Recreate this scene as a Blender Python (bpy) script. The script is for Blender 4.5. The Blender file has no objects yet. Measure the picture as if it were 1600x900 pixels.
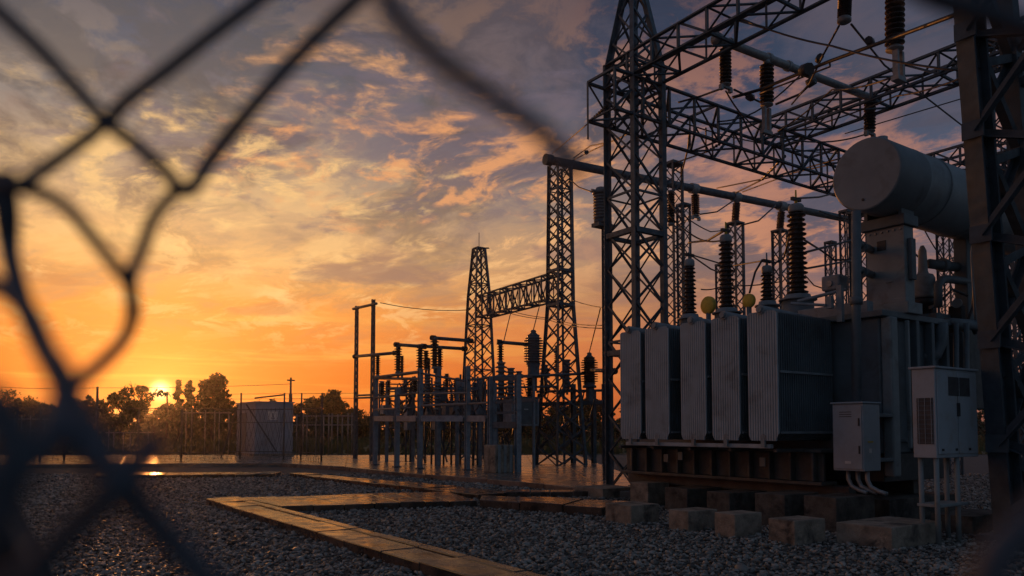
import bpy, math, random
import numpy as np
from mathutils import Vector, Matrix, Quaternion
random.seed(7); rng = np.random.default_rng(7)
SC = bpy.context.scene
COL = SC.collection
PI = math.pi
# ------------------------------------------------------------------ camera
F = 1200.0; PITCH = math.radians(3.0); SHIFT = 159.0; CAMZ = 1.5
cd = bpy.data.cameras.new("camera"); cam = bpy.data.objects.new("camera", cd); COL.objects.link(cam)
cd.sensor_width = 36.0; cd.lens = F/1600*36; cd.shift_y = SHIFT/1600
cd.clip_start = 0.02; cd.clip_end = 3000
cam.location = (0, 0, CAMZ); cam.rotation_euler = (PI/2+PITCH, 0, 0)
cd.dof.use_dof = True; cd.dof.focus_distance = 15.0; cd.dof.aperture_fstop = 3.1
SC.camera = cam
SC.render.resolution_x = 1600; SC.render.resolution_y = 900
SC.view_settings.view_transform = 'Standard'; SC.view_settings.look = 'None'
SC.view_settings.exposure = 0.0; SC.view_settings.gamma = 1.0
SC.cycles.max_bounces = 6; SC.cycles.diffuse_bounces = 3; SC.cycles.glossy_bounces = 3
SC.cycles.sample_clamp_indirect = 4.0

_cp, _sp = math.cos(PITCH), math.sin(PITCH)
def ray(px, py):
    xc = (px-800)/F; yc = (450-py+SHIFT)/F
    return Vector((xc, _cp - yc*_sp, _sp + yc*_cp))
def P(px, py, Y):                      # point of the place seen at a pixel, Y metres away
    d = ray(px, py); s = Y/d.y
    return Vector((d.x*s, Y, CAMZ+d.z*s))
def G(px, py, z=0.0):                  # point of a level plane seen at a pixel
    d = ray(px, py); s = (z-CAMZ)/d.z
    return Vector((d.x*s, d.y*s, z))
def Zat(py, Y): return P(800, py, Y).z
# ------------------------------------------------------------------ world
def lin(r, g, b):
    f = lambda c: (c/255/12.92) if c/255 <= .04045 else ((c/255+.055)/1.055)**2.4
    return (f(r), f(g), f(b), 1)
SUN_AZ = math.atan2(250-800, 1200); SUN_EL = math.radians(2.65)
SUND = Vector((math.sin(SUN_AZ)*math.cos(SUN_EL), math.cos(SUN_AZ)*math.cos(SUN_EL), math.sin(SUN_EL)))
W = bpy.data.worlds.new("World"); SC.world = W; W.use_nodes = True
nt = W.node_tree; N = nt.nodes; L = nt.links
class E:
    tree = None
    def __init__(s, sock): s.s = sock
    @staticmethod
    def op(o, a, b=None, c=None, clamp=False):
        n = E.tree.nodes.new('ShaderNodeMath'); n.operation = o; n.use_clamp = clamp
        for i, v in enumerate((a, b, c)):
            if v is None: continue
            if isinstance(v, E): E.tree.links.new(v.s, n.inputs[i])
            else: n.inputs[i].default_value = v
        return E(n.outputs[0])
    def __add__(a, b): return E.op('ADD', a, b)
    __radd__ = __add__
    def __sub__(a, b): return E.op('SUBTRACT', a, b)
    def __rsub__(a, b): return E.op('SUBTRACT', b, a)
    def __mul__(a, b): return E.op('MULTIPLY', a, b)
    __rmul__ = __mul__
    def __truediv__(a, b): return E.op('DIVIDE', a, b)
    def max(a, b): return E.op('MAXIMUM', a, b)
    def pow(a, b): return E.op('POWER', a, b)
    def sstep(a, lo, hi):
        n = E.tree.nodes.new('ShaderNodeMapRange'); n.interpolation_type = 'SMOOTHSTEP'
        E.tree.links.new(a.s, n.inputs[0]); n.inputs[1].default_value = lo; n.inputs[2].default_value = hi
        return E(n.outputs[0])
    def lstep(a, lo, hi):
        n = E.tree.nodes.new('ShaderNodeMapRange')
        E.tree.links.new(a.s, n.inputs[0]); n.inputs[1].default_value = lo; n.inputs[2].default_value = hi
        return E(n.outputs[0])
def ramp(fac, stops):
    n = E.tree.nodes.new('ShaderNodeValToRGB'); r = n.color_ramp
    while len(r.elements) < len(stops): r.elements.new(0.5)
    for e, (p, c) in zip(r.elements, stops): e.position = p; e.color = c
    E.tree.links.new(fac.s, n.inputs[0]); return n.outputs[0]
def mixc(fac, a, b, mode='MIX'):
    n = E.tree.nodes.new('ShaderNodeMix'); n.data_type = 'RGBA'; n.blend_type = mode
    if isinstance(fac, E): E.tree.links.new(fac.s, n.inputs[0])
    else: n.inputs[0].default_value = fac
    for i, v in ((6, a), (7, b)):
        if isinstance(v, tuple): n.inputs[i].default_value = v
        else: E.tree.links.new(v, n.inputs[i])
    return n.outputs[2]
def noise(vec, scale, detail, rough, dist=0.0):
    n = E.tree.nodes.new('ShaderNodeTexNoise'); n.inputs['Scale'].default_value = scale
    n.inputs['Detail'].default_value = detail; n.inputs['Roughness'].default_value = rough
    n.inputs['Distortion'].default_value = dist
    E.tree.links.new(vec, n.inputs['Vector']); return E(n.outputs[0])
def comb(x, y, z):
    n = E.tree.nodes.new('ShaderNodeCombineXYZ')
    for i, v in enumerate((x, y, z)):
        if isinstance(v, E): E.tree.links.new(v.s, n.inputs[i])
        else: n.inputs[i].default_value = v
    return n.outputs[0]
E.tree = nt
tc = N.new('ShaderNodeTexCoord'); sep = N.new('ShaderNodeSeparateXYZ'); L.new(tc.outputs['Generated'], sep.inputs[0])
dx, dy, dz = (E(sep.outputs[i]) for i in range(3))
hl = (dx*dx+dy*dy+1e-5).pow(.5)
ca = (dx*math.sin(SUN_AZ)+dy*math.cos(SUN_AZ))/hl            # cosine of the azimuth from the sun
zz = dz.max(0.0)
near = ramp(zz*2.0, [(0.0, lin(200,76,22)), (.10, lin(224,96,22)), (.20, lin(236,116,32)), (.30, lin(243,146,58)), (.42, lin(242,182,112)),
                     (.56, lin(208,170,128)), (.70, lin(146,134,126)), (.84, lin(94,96,108)), (1.0, lin(54,66,90))])
far = ramp(zz*2.0, [(0.0, lin(196,100,52)), (.10, lin(190,110,72)), (.24, lin(172,112,88)), (.40, lin(136,100,100)), (.54, lin(90,82,102)),
                    (.70, lin(56,64,92)), (.85, lin(38,51,78)), (1.0, lin(30,42,66))])
anti = ramp(zz*2.0, [(0.0, lin(92,94,102)), (.3, lin(88,100,114)), (.6, lin(76,97,117)), (1.0, lin(66,89,112))])
GL_AZ = math.radians(-42)                                     # the afterglow reaches farther to the left than to the right
cg = (dx*math.sin(GL_AZ)+dy*math.cos(GL_AZ))/hl
wn = (cg-zz*.42+.04).sstep(.36, .94); wa = cg.sstep(-.25, .70)
base = mixc(wn, mixc(wa, anti, far), near)
pz = dz.max(0.0)+.16
cx = dx/pz; cy = dy/pz
# cells and banks of a broken cloud sheet lying level overhead
warp = noise(comb(cx, cy, 3.0), 1.4, 4, .5)
n1 = noise(comb(cx*1.0+cy*.35+warp*.5, cy*.75+warp*.3, 0.0), 1.9, 10, .60, .25)
n2 = noise(comb(cx*1.0+3.1+cy*.35+warp*.6, cy*.85+7.7, 2.0), 4.4, 10, .66, .35)
n3 = noise(comb(cx*1.2+11+cy*.5, cy*.7+1.7, 5.0), 1.3, 5, .55, .2)
clear = zz.sstep(.05, .22)
# dark grey-mauve cloud bodies
dk = n1.sstep(.46, .58)*clear*(.30+.70*zz.sstep(.12, .40))
shade = mixc(wn, mixc(wa, lin(74,78,96), lin(74,68,82)), lin(92,78,74))
c1 = mixc(dk*.94, base, shade)
# lit cloud edges and wisps
lit = n2.sstep(.48, .59)*(.25+.75*n3.sstep(.40, .58))*clear*zz.sstep(.60, .22)*wa*(1.0-.30*dk)
litc = mixc(wn, lin(232,150,102), lin(255,206,136))
c2 = mixc(lit*(.68+.30*wn), c1, litc)
# thin mauve film between the lit cells
flm = n2.sstep(.52, .34)*n1.sstep(.36, .50)*clear*wa
c2 = mixc(flm*.45, c2, mixc(wn, lin(104,92,104), lin(150,124,112)))
# thin high haze streaks low over the sun
st = noise(comb(dx*2.0, dy*2.0, dz*38.0), 1.6, 5, .55, .3).sstep(.5, .72)*zz.sstep(.01, .06)*zz.sstep(.26, .10)*wn
c3 = mixc(st*.45, c2, lin(255,186,84))
# single flat mauve clouds hanging at their own bearing and height
def bank(px, py, wx, wy, seed):
    d = ray(px, py).normalized(); az = math.atan2(d.x, d.y); e = math.asin(d.z)
    azs = E.op('ARCTAN2', dx, dy); els = E.op('ARCSINE', dz)
    nn = noise(comb(azs*3+seed, els*9+seed, seed), 5.0, 7, .6, .4)
    q = ((azs-az)/wx).pow(2.0) if False else E.op('MULTIPLY', (azs-az)/wx, (azs-az)/wx)
    r = E.op('MULTIPLY', (els-e)/wy, (els-e)/wy)
    return (1.0-(q+r).pow(.5)+(nn-.5)*2.6).sstep(.05, .75)
bk = bank(590, 420, .15, .026, 3.0)
bk2 = bank(425, 486, .06, .013, 8.0); bk3 = bank(80, 435, .05, .010, 5.0); bk4 = bank(900, 395, .10, .02, 9.0)
c4 = mixc(bk*.80, c3, lin(150,112,98))
c4 = mixc(bk2*.75, c4, lin(196,122,74)); c4 = mixc(bk3*.6, c4, lin(186,118,76)); c4 = mixc(bk4*.6, c4, lin(150,112,104))
# the belt of small lit cells in mid sky
def belt(px, py, wx, wy, seed, lo, hi, amt, c, sc=7.5):
    global c4
    m_ = bank(px, py, wx, wy, seed)
    pf = noise(comb(cx*1.0+seed+cy*.3+warp*.5, cy*.9+seed*2, seed), sc, 9, .62, .3).sstep(lo, hi)
    c4 = mixc(m_*pf*amt, c4, c)
belt(620, 230, .44, .13, 4.0, .42, .54, .62, lin(108,96,110), 3.4)
belt(690, 265, .36, .085, 2.0, .46, .60, .85, lin(238,162,104))
belt(500, 120, .16, .060, 6.0, .49, .60, .80, lin(238,170,112), 6.0)
belt(290, 260, .36, .085, 12.0, .47, .61, .80, lin(252,202,132), 6.5)
belt(200, 80, .40, .10, 15.0, .42, .52, .70, lin(88,84,86), 3.6)
belt(1120, 230, .16, .06, 17.0, .48, .60, .55, lin(206,140,112), 6.0)
# the glow round the sun and the sun itself
dot = dx*SUND.x+dy*SUND.y+dz*SUND.z
ang = E.op('ARCCOSINE', E.op('MINIMUM', dot, 1.0))
g1 = E.op('EXPONENT', ang*ang*(-1/(.0085**2)))
g2 = E.op('EXPONENT', ang*(-1/.030)); g3 = E.op('EXPONENT', ang*(-1/.20))
def addc(a, b): return mixc(1.0, a, b, 'ADD')
def scol(fac, c):
    n = E.tree.nodes.new('ShaderNodeVectorMath'); n.operation = 'SCALE'; n.inputs[0].default_value = c[:3]
    E.tree.links.new(fac.s, n.inputs['Scale']); return n.outputs[0]
c5 = addc(c4, scol(g3*.03, (1, .28, .02)))
c5 = addc(c5, scol(g2*.42, (1, .25, .01)))
c5 = addc(c5, scol(g1*4.0, (1, .70, .28)))
sky = N.new('ShaderNodeTexSky'); sky.sky_type = 'NISHITA'; sky.sun_disc = False
sky.sun_elevation = SUN_EL; sky.sun_rotation = SUN_AZ; sky.dust_density = 3.0
bg1 = N.new('ShaderNodeBackground'); bg2 = N.new('ShaderNodeBackground'); ad = N.new('ShaderNodeAddShader')
L.new(c5, bg1.inputs[0]); bg1.inputs[1].default_value = 0.94
L.new(sky.outputs[0], bg2.inputs[0]); bg2.inputs[1].default_value = 0.012
L.new(bg1.outputs[0], ad.inputs[0]); L.new(bg2.outputs[0], ad.inputs[1])
wo = N.new('ShaderNodeOutputWorld'); 
for n_ in list(N):
    if n_.type == 'OUTPUT_WORLD' and n_ != wo: N.remove(n_)
L.new(ad.outputs[0], wo.inputs['Surface'])
W.cycles.sampling_method = 'MANUAL'; W.cycles.sample_map_resolution = 1024
# ------------------------------------------------------------------ sun
sl = bpy.data.lights.new("sun", 'SUN'); so = bpy.data.objects.new("sun", sl); COL.objects.link(so)
sl.energy = 1.0; sl.angle = math.radians(.6); sl.color = (1.0, .34, .08)
so.rotation_euler = (-SUND).to_track_quat('-Z', 'Y').to_euler(); so.location = (-20, 40, 20)
# ------------------------------------------------------------------ materials
def mat(name, col, rough=.6, metal=0.0, var=.3, scale=5.0, bump=.15, bscale=40.0, stain=None, samt=.5, sscale=1.5, spec=.5, island=False, rvar=.35):
    m = bpy.data.materials.new(name); m.use_nodes = True; t = m.node_tree; E.tree = t
    b = t.nodes['Principled BSDF']; g = t.nodes.new('ShaderNodeNewGeometry'); pos = g.outputs['Position']
    n = noise(pos, scale, 5, .6)
    lo = tuple(c*(1-var) for c in col)+(1,); hi = tuple(min(1, c*(1+var)) for c in col)+(1,)
    src = E(g.outputs['Random Per Island']) if island else n.lstep(.3, .7)
    c = ramp(src, [(0, lo), (1, hi)])
    if stain:
        s = noise(pos, sscale, 7, .65, .4)
        c = mixc(s.sstep(.5, .68)*samt, c, stain+(1,))
    t.links.new(c, b.inputs['Base Color'])
    r = noise(pos, scale*1.7, 4, .6)
    t.links.new(E.op('ADD', E.op('MULTIPLY', r-.5, rvar), rough, clamp=True).s, b.inputs['Roughness'])
    b.inputs['Metallic'].default_value = metal; b.inputs['Specular IOR Level'].default_value = spec
    if bump:
        bn = t.nodes.new('ShaderNodeBump'); bn.inputs['Strength'].default_value = bump; bn.inputs['Distance'].default_value = .02
        t.links.new(noise(pos, bscale, 5, .65).s, bn.inputs['Height']); t.links.new(bn.outputs[0], b.inputs['Normal'])
    return m
M = {}
M['steel'] = mat('galvanised_steel', (.09,.122,.15), .55, .35, .35, 6, .1, 60, (.10,.06,.035), .35, 2.0)
M['steel_near'] = mat('grey_steel', (.055,.078,.098), .6, .2, .3, 5, .15, 60, (.11,.085,.065), .3, 2.0)
M['radiator'] = mat('radiator_paint', (.38,.42,.45), .55, 0, .14, 3, .05, 60, (.17,.165,.155), .55, 1.6)
M['radiator_top'] = mat('weathered_grey_paint', (.23,.265,.29), .55, 0, .2, 6, .1, 60, (.12,.10,.09), .5, 2.5)
M['tank'] = mat('tank_paint', (.12,.15,.17), .55, 0, .18, 2.5, .08, 50, (.07,.065,.06), .5, 1.4)
M['conservator'] = mat('conservator_paint', (.20,.24,.265), .5, 0, .14, 1.6, .05, 40, (.10,.10,.10), .55, 1.5)
M['column'] = mat('pale_grey_paint', (.25,.28,.29), .55, 0, .15, 3, .08, 50, (.12,.10,.085), .55, 2.2)
M['cabinet'] = mat('cabinet_paint', (.33,.38,.42), .45, 0, .08, 2, .04, 50, (.22,.20,.18), .3, 2.0)
M['cabinet_white'] = mat('white_cabinet_paint', (.36,.40,.44), .5, 0, .08, 2, .05, 50, (.28,.22,.17), .45, 2.3)
M['dark'] = mat('dark_metal', (.03,.033,.037), .5, .2, .3, 6, .1)
M['louvre'] = mat('dark_louvre', (.07,.07,.075), .6, .1, .3, 6, .1)
M['porcelain'] = mat('brown_porcelain', (.035,.024,.02), .28, 0, .3, 9, .02, 30)
M['porcelain_grey'] = mat('grey_porcelain', (.14,.16,.18), .3, 0, .2, 9, .02, 30)
M['cap'] = mat('cast_cap', (.30,.31,.32), .5, .4, .25, 12, .1)
M['yellow'] = mat('yellow_paint', (.62,.43,.05), .55, 0, .2, 9, .08, 40, (.2,.14,.04), .4, 6)
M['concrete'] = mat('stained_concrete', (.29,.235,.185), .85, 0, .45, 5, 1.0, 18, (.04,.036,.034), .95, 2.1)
M['concrete_shaded'] = mat('shaded_concrete', (.10,.085,.072), .9, 0, .5, 5, 1.0, 18, (.02,.018,.017), .95, 2.0)  # base colour carries the shade on the second block row, stains over it
M['steel_pale'] = mat('pale_galvanised_steel', (.25,.30,.35), .5, .25, .3, 6, .1, 60, (.10,.08,.06), .4, 1.5)
M['slab'] = mat('worn_slab_concrete', (.075,.052,.040), .25, 0, .6, 2.0, .09, 24, (.016,.014,.013), .9, .9, rvar=1.0, spec=.6)
M['pad'] = mat('wet_pad_concrete', (.18,.145,.125), .26, 0, .3, 1.2, .04, 20, (.07,.06,.055), .7, .4, rvar=.6)
M['skid'] = mat('rusty_skid_paint', (.08,.078,.076), .6, 0, .35, 4, .2, 40, (.20,.115,.055), .35, 2.6)
M['stone'] = mat('crushed_stone', (.225,.205,.185), .46, 0, .9, 6, .25, 60, island=True)
M['gravel'] = mat('gravel_bed', (.09,.085,.08), .8, 0, .6, 22, 1.0, 26, (.05,.045,.04), .4, 1.0)
M['grass'] = mat('dry_grass', (.085,.085,.03), .9, 0, .5, .6, .6, 8, (.15,.11,.05), .6, .12)
M['leaf'] = mat('dark_leaf', (.035,.052,.016), .6, 0, .7, 2, 0, island=True)
M['bark'] = mat('bark', (.07,.05,.035), .9, 0, .4, 3, .4)
M['wire'] = mat('conductor_wire', (.06,.06,.065), .5, .3, .2, 8, 0)
M['link'] = mat('chain_link_wire', (.062,.072,.092), .6, 0, .35, 90, .2, 300)
M['post_wood'] = mat('dark_ribbed_post', (.03,.033,.04), .6, 0, .5, 30, .4, 120)
M['kiosk'] = mat('kiosk_sheet', (.36,.40,.45), .5, .2, .15, 1.2, .08, 20, (.16,.13,.11), .4, .8)
M['sign'] = mat('sign_white', (.75,.72,.66), .5, 0, .05, 3, 0)
M['pipe_rail'] = mat('galvanised_pipe', (.28,.26,.24), .45, .4, .2, 3, .05)
M['fence'] = mat('fence_steel', (.11,.105,.10), .6, .3, .3, 3, .05)
M['plate'] = mat('label_plate', (.6,.6,.58), .4, 0, .1, 3, 0)
M['print'] = mat('dark_print', (.04,.04,.045), .6, 0, .1, 3, 0)
# ------------------------------------------------------------------ builders
WL = {}
def wl(o): return WL.get(o.name, Vector((0,0,0))) if o else Vector((0,0,0))
class MB:
    def __init__(s): s.v = []; s.f = []; s.sm = []
    def add(s, vs, fs, smooth=False):
        k = len(s.v); s.v += [tuple(p) for p in vs]; s.f += [tuple(i+k for i in f) for f in fs]; s.sm += [smooth]*len(fs); return s
    def box(s, c, ax, ay, az, hx, hy, hz):
        c = Vector(c); ax = Vector(ax)*hx; ay = Vector(ay)*hy; az = Vector(az)*hz
        vs = [c+i*ax+j*ay+k*az for k in (-1,1) for j in (-1,1) for i in (-1,1)]
        fs = [(0,2,3,1),(4,5,7,6),(0,1,5,4),(2,6,7,3),(0,4,6,2),(1,3,7,5)]
        if ax.cross(ay).dot(az) < 0: fs = [f[::-1] for f in fs]
        return s.add(vs, fs)
    def prism(s, poly, z0, z1):          # a level polygon given height
        n = len(poly); ar = sum(poly[i][0]*poly[(i+1)%n][1]-poly[(i+1)%n][0]*poly[i][1] for i in range(n))
        if ar < 0: poly = poly[::-1]
        vs = [(p[0],p[1],z0) for p in poly]+[(p[0],p[1],z1) for p in poly]
        fs = [tuple(range(n))[::-1], tuple(range(n,2*n))]+[(i,(i+1)%n,n+(i+1)%n,n+i) for i in range(n)]
        return s.add(vs, fs)
    def lathe(s, p, axis, prof, n=14, caps=True, smooth=True):
        p = Vector(p); a = Vector(axis).normalized(); x = a.orthogonal().normalized(); y = a.cross(x)
        vs = []; fs = []
        for h, r in prof:
            for i in range(n):
                t = 2*PI*i/n; vs.append(p+a*h+(x*math.cos(t)+y*math.sin(t))*r)
        for k in range(len(prof)-1):
            for i in range(n): fs.append((k*n+i, k*n+(i+1)%n, (k+1)*n+(i+1)%n, (k+1)*n+i))
        s.add(vs, fs, smooth)
        if caps:
            m = len(prof)-1; k0 = len(s.v)-len(vs)
            s.f.append(tuple(k0+i for i in range(n))[::-1]); s.f.append(tuple(k0+m*n+i for i in range(n))); s.sm += [False, False]
        return s
    def cyl(s, p, q, r, r1=None, n=12):
        p = Vector(p); q = Vector(q); return s.lathe(p, q-p, [(0,r),((q-p).length, r if r1 is None else r1)], n)
    def tube(s, pts, r, n=6):
        pts = [Vector(p) for p in pts]; m = len(pts); rr = r if isinstance(r, (list, tuple)) else [r]*m
        vs = []; fs = []; ref = None
        for k in range(m):
            t = (pts[min(k+1,m-1)]-pts[max(k-1,0)]).normalized()
            x = t.orthogonal().normalized() if ref is None else (ref-t*ref.dot(t)).normalized()
            ref = x; y = t.cross(x)
            for i in range(n):
                a = 2*PI*i/n; vs.append(pts[k]+(x*math.cos(a)+y*math.sin(a))*rr[k])
        for k in range(m-1):
            for i in range(n): fs.append((k*n+i, k*n+(i+1)%n, (k+1)*n+(i+1)%n, (k+1)*n+i))
        fs.append(tuple(range(n))[::-1]); fs.append(tuple((m-1)*n+i for i in range(n)))
        return s.add(vs, fs, True)
    def mesh(s, name, m, off=Vector((0,0,0))):
        me = bpy.data.meshes.new(name); me.from_pydata([(a-off.x, b-off.y, c-off.z) for a,b,c in s.v], [], s.f)
        me.polygons.foreach_set('use_smooth', s.sm); me.materials.append(m); me.update(); return me
    def build(s, name, m, parent=None, origin=None, bevel=0):
        wp = wl(parent); loc = Vector(origin) if origin is not None else (wp if parent else Vector((0,0,0)))
        o = bpy.data.objects.new(name, s.mesh(name, M[m] if isinstance(m, str) else m, loc)); COL.objects.link(o)
        if parent: o.parent = parent
        o.location = loc-wp; WL[o.name] = loc
        if bevel:
            b = o.modifiers.new('bevel', 'BEVEL'); b.width = bevel; b.segments = 2; b.limit_method = 'ANGLE'
        return o
def tag(o, label, cat, group=None):
    o['label'] = label; o['category'] = cat
    if group: o['group'] = group
    return o
def thing(name, label, cat, loc, group=None):
    o = bpy.data.objects.new(name, None); COL.objects.link(o); o.empty_display_size = .2
    o.location = loc; WL[o.name] = Vector(loc); return tag(o, label, cat, group)
def struct(o): o['kind'] = 'structure'; return o
def stuff(o): o['kind'] = 'stuff'; return o
# shared unit sections, one metre long
def unit_section(name, poly, m):
    n = len(poly); me = bpy.data.meshes.new(name)
    vs = [(x,y,0) for x,y in poly]+[(x,y,1) for x,y in poly]
    fs = [tuple(range(n))[::-1], tuple(range(n,2*n))]+[(i,(i+1)%n,n+(i+1)%n,n+i) for i in range(n)]
    me.from_pydata(vs, [], fs); me.materials.append(m); me.update(); return me
ANG = [(-.5,-.5),(.5,-.5),(.5,-.34),(-.34,-.34),(-.34,.5),(-.5,.5)]
HSE = [(-.5,-.5),(.5,-.5),(.5,-.38),(.07,-.38),(.07,.38),(.5,.38),(.5,.5),(-.5,.5),(-.5,.38),(-.07,.38),(-.07,-.38),(-.5,-.38)]
FLT = [(-.5,-.12),(.5,-.12),(.5,.12),(-.5,.12)]
RND = [(.5*math.cos(2*PI*i/10), .5*math.sin(2*PI*i/10)) for i in range(10)]
SECS = {}
def section(kind, m):
    k = (kind, m)
    if k not in SECS: SECS[k] = unit_section(kind, {'angle':ANG,'h':HSE,'flat':FLT,'round':RND}[kind], M[m])
    return SECS[k]
def bar(parent, name, p, q, w, m='steel', kind='angle', ref=None):
    p = Vector(p); q = Vector(q); z = (q-p); ln = z.length; z.normalize()
    r = Vector(ref) if ref is not None else (Vector((0,0,1)) if abs(z.z) < .9 else Vector((.82,.57,0)))
    x = (r-z*r.dot(z)).normalized(); y = z.cross(x)
    o = bpy.data.objects.new(name, section(kind, m)); COL.objects.link(o); o.parent = parent
    mt = Matrix((x, y, z)).transposed().to_4x4(); mt.translation = p-wl(parent)
    o.matrix_local = mt @ Matrix.Diagonal((w, w, ln, 1)); return o
U = Vector((-.571,.821,0)); V = Vector((.821,.571,0)); ZU = Vector((0,0,1))
O = Vector((4.17,12.0,0))
def T(u, v, z): return O+U*u+V*v+ZU*z
def tcol(px, v=0.0):                    # u at which the line v = const is seen in a pixel column
    k = (px-800)/F*1.0; a = O+V*v
    return (a.x-k*a.y)/(-U.x+k*U.y)
# ================================================================== GROUND
mb = MB(); mb.add([(-700,-60,0),(700,-60,0),(700,1500,0),(-700,1500,0)], [(0,1,2,3)])
struct(mb.build('ground', 'gravel'))
mb = MB(); mb.add([(-600,47,.02),(600,47,.02),(600,1400,.02),(-600,1400,.02)], [(0,1,2,3)])
struct(mb.build('grass_field', 'grass'))
def tufts():
    n = 9000; x = rng.uniform(-75, 75, n); y = 47+rng.uniform(0,1,n)**1.6*70; h = rng.uniform(.15,.6,n)*(1+.4*np.sin(x*.3))
    a = rng.uniform(0, PI, n); w = rng.uniform(.1,.4,n)
    c, s_ = np.cos(a)*w, np.sin(a)*w
    v = np.stack([np.stack([x-c,y-s_,0*x],1), np.stack([x+c,y+s_,0*x],1), np.stack([x+c*.4,y+s_*.4,h],1), np.stack([x-c*.3,y-s_*.3,h*.8],1)],1).reshape(-1,3)
    return v, np.arange(4*n).reshape(-1,4)
def npmesh(name, v, f, m, smooth=False):
    me = bpy.data.meshes.new(name); k = f.shape[1]
    me.vertices.add(len(v)); me.vertices.foreach_set('co', v.astype(np.float32).ravel())
    me.loops.add(f.size); me.loops.foreach_set('vertex_index', f.astype(np.int32).ravel())
    me.polygons.add(len(f)); me.polygons.foreach_set('loop_start', np.arange(0, f.size, k, dtype=np.int32))
    me.polygons.foreach_set('loop_total', np.full(len(f), k, dtype=np.int32))
    me.update(calc_edges=True); me.materials.append(m); 
    return me
def npobj(name, v, f, m, parent=None, origin=Vector((0,0,0))):
    o = bpy.data.objects.new(name, npmesh(name, v-np.array(origin), f, M[m])); COL.objects.link(o)
    wp = wl(parent)
    if parent: o.parent = parent
    o.location = Vector(origin)-wp; WL[o.name] = Vector(origin); return o
v_, f_ = tufts(); o = stuff(npobj('tall_grass', v_, f_, 'grass')); o['label'] = 'dry grass growing beyond the yard fence'
# paths of concrete cover slabs
def path(name, a0, a1, b0, b1, n, z=.13, gap=.008, kerb=False):
    root = bpy.data.objects.new(name, None); COL.objects.link(root); root.location = a0; WL[root.name] = Vector(a0); struct(root)
    a0, a1, b0, b1 = (Vector((p.x,p.y,0)) for p in (a0,a1,b0,b1))
    ts = [0]; 
    for i in range(n): ts.append(ts[-1]+random.uniform(.85,1.15))
    ts = [t/ts[-1] for t in ts]
    for i in range(n):
        t0, t1 = ts[i], ts[i+1]; g = gap/max(.1,(a1-a0).length)
        q = [a0.lerp(a1,t0+g), a0.lerp(a1,t1-g), b0.lerp(b1,t1-g), b0.lerp(b1,t0+g)]
        dz = random.uniform(-.012,.012); tl = [random.uniform(-.006,.006) for _ in range(4)]
        s = MB(); ar = (q[1]-q[0]).cross(q[3]-q[0]).z
        if ar < 0: q = q[::-1]
        vs = [(p.x,p.y,-.05) for p in q]+[(p.x,p.y,z+dz+t) for p,t in zip(q,tl)]
        s.add(vs, [(3,2,1,0),(4,5,6,7),(0,1,5,4),(1,2,6,5),(2,3,7,6),(3,0,4,7)])
        s.build('slab', 'slab', root, origin=q[0], bevel=.012)
        if kerb:
            e = (b1-b0).normalized(); o_ = (b0-a0); o_ = (o_-e*o_.dot(e)).normalized(); w_ = .16
            r = [b0.lerp(b1,t0+g*.3)+o_*.012, b0.lerp(b1,t1-g*.3)+o_*.012, b0.lerp(b1,t1-g*.3)+o_*w_, b0.lerp(b1,t0+g*.3)+o_*w_]
            MB().prism([(p.x,p.y) for p in r], -.05, z+.012+random.uniform(-.006,.006)).build('kerb_stone', 'slab', root, origin=r[0], bevel=.012)
    return root
Z1 = .13
far_l = G(322,779,Z1); far_r = G(398,779,Z1)
dirp = -U
near_l = far_l+dirp*13.0; near_r = far_l+V*.62+dirp*13.0
path('concrete_path', far_l, near_l, far_l+V*.46, near_r-V*.16, 13, kerb=True)
path('concrete_path', G(440,791,Z1), G(746,781,Z1), G(378,777.5,Z1), G(700,767,Z1), 7, z=.125)
path('concrete_path', G(452,739,Z1), G(748,772,Z1), G(478,738,Z1), G(808,768,Z1), 9, z=.12)
path('concrete_path', G(749,777.5,.2), G(941,790,.2), G(752,771,.2), G(985,780,.2), 3, z=.17)
path('concrete_path', G(150,742,Z1), G(425,740,Z1), G(150,738,Z1), G(440,736.5,Z1), 10, z=.12)
path('concrete_kerb', G(790,769,Z1), G(960,768,Z1), G(790,766,Z1), G(960,765,Z1), 5, z=.13)
# the equipment pad: large cast panels
pd = bpy.data.objects.new('concrete_pad', None); COL.objects.link(pd); WL[pd.name] = Vector((0,0,0)); struct(pd)
front = [G(x,y,.16) for x,y in ((-60,726),(190,724),(440,723.5),(540,729),(600,735),(665,741),(760,748),(850,756),(945,766),(1060,771))]
for i in range(len(front)-1):
    a, b = front[i], front[i+1]; n = 2
    back = [Vector((a.x*41/a.y if a.x<0 else a.x, 41.5, 0)), Vector((b.x*41/b.y if b.x<0 else b.x, 41.5, 0))]
    a_ = Vector((a.x,a.y,0)); b_ = Vector((b.x,b.y,0))
    for k in range(n):
        t0, t1 = k/n+.002, (k+1)/n-.002
        q = [a_.lerp(back[0],t0), b_.lerp(back[1],t0), b_.lerp(back[1],t1), a_.lerp(back[0],t1)]
        c = sum(q, Vector())/4; q = [p+(c-p)*.004 for p in q]
        MB().prism([(p.x,p.y) for p in q], -.05, .15+random.uniform(-.008,.008)).build('pad_panel', 'pad', pd, bevel=.015)
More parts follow.
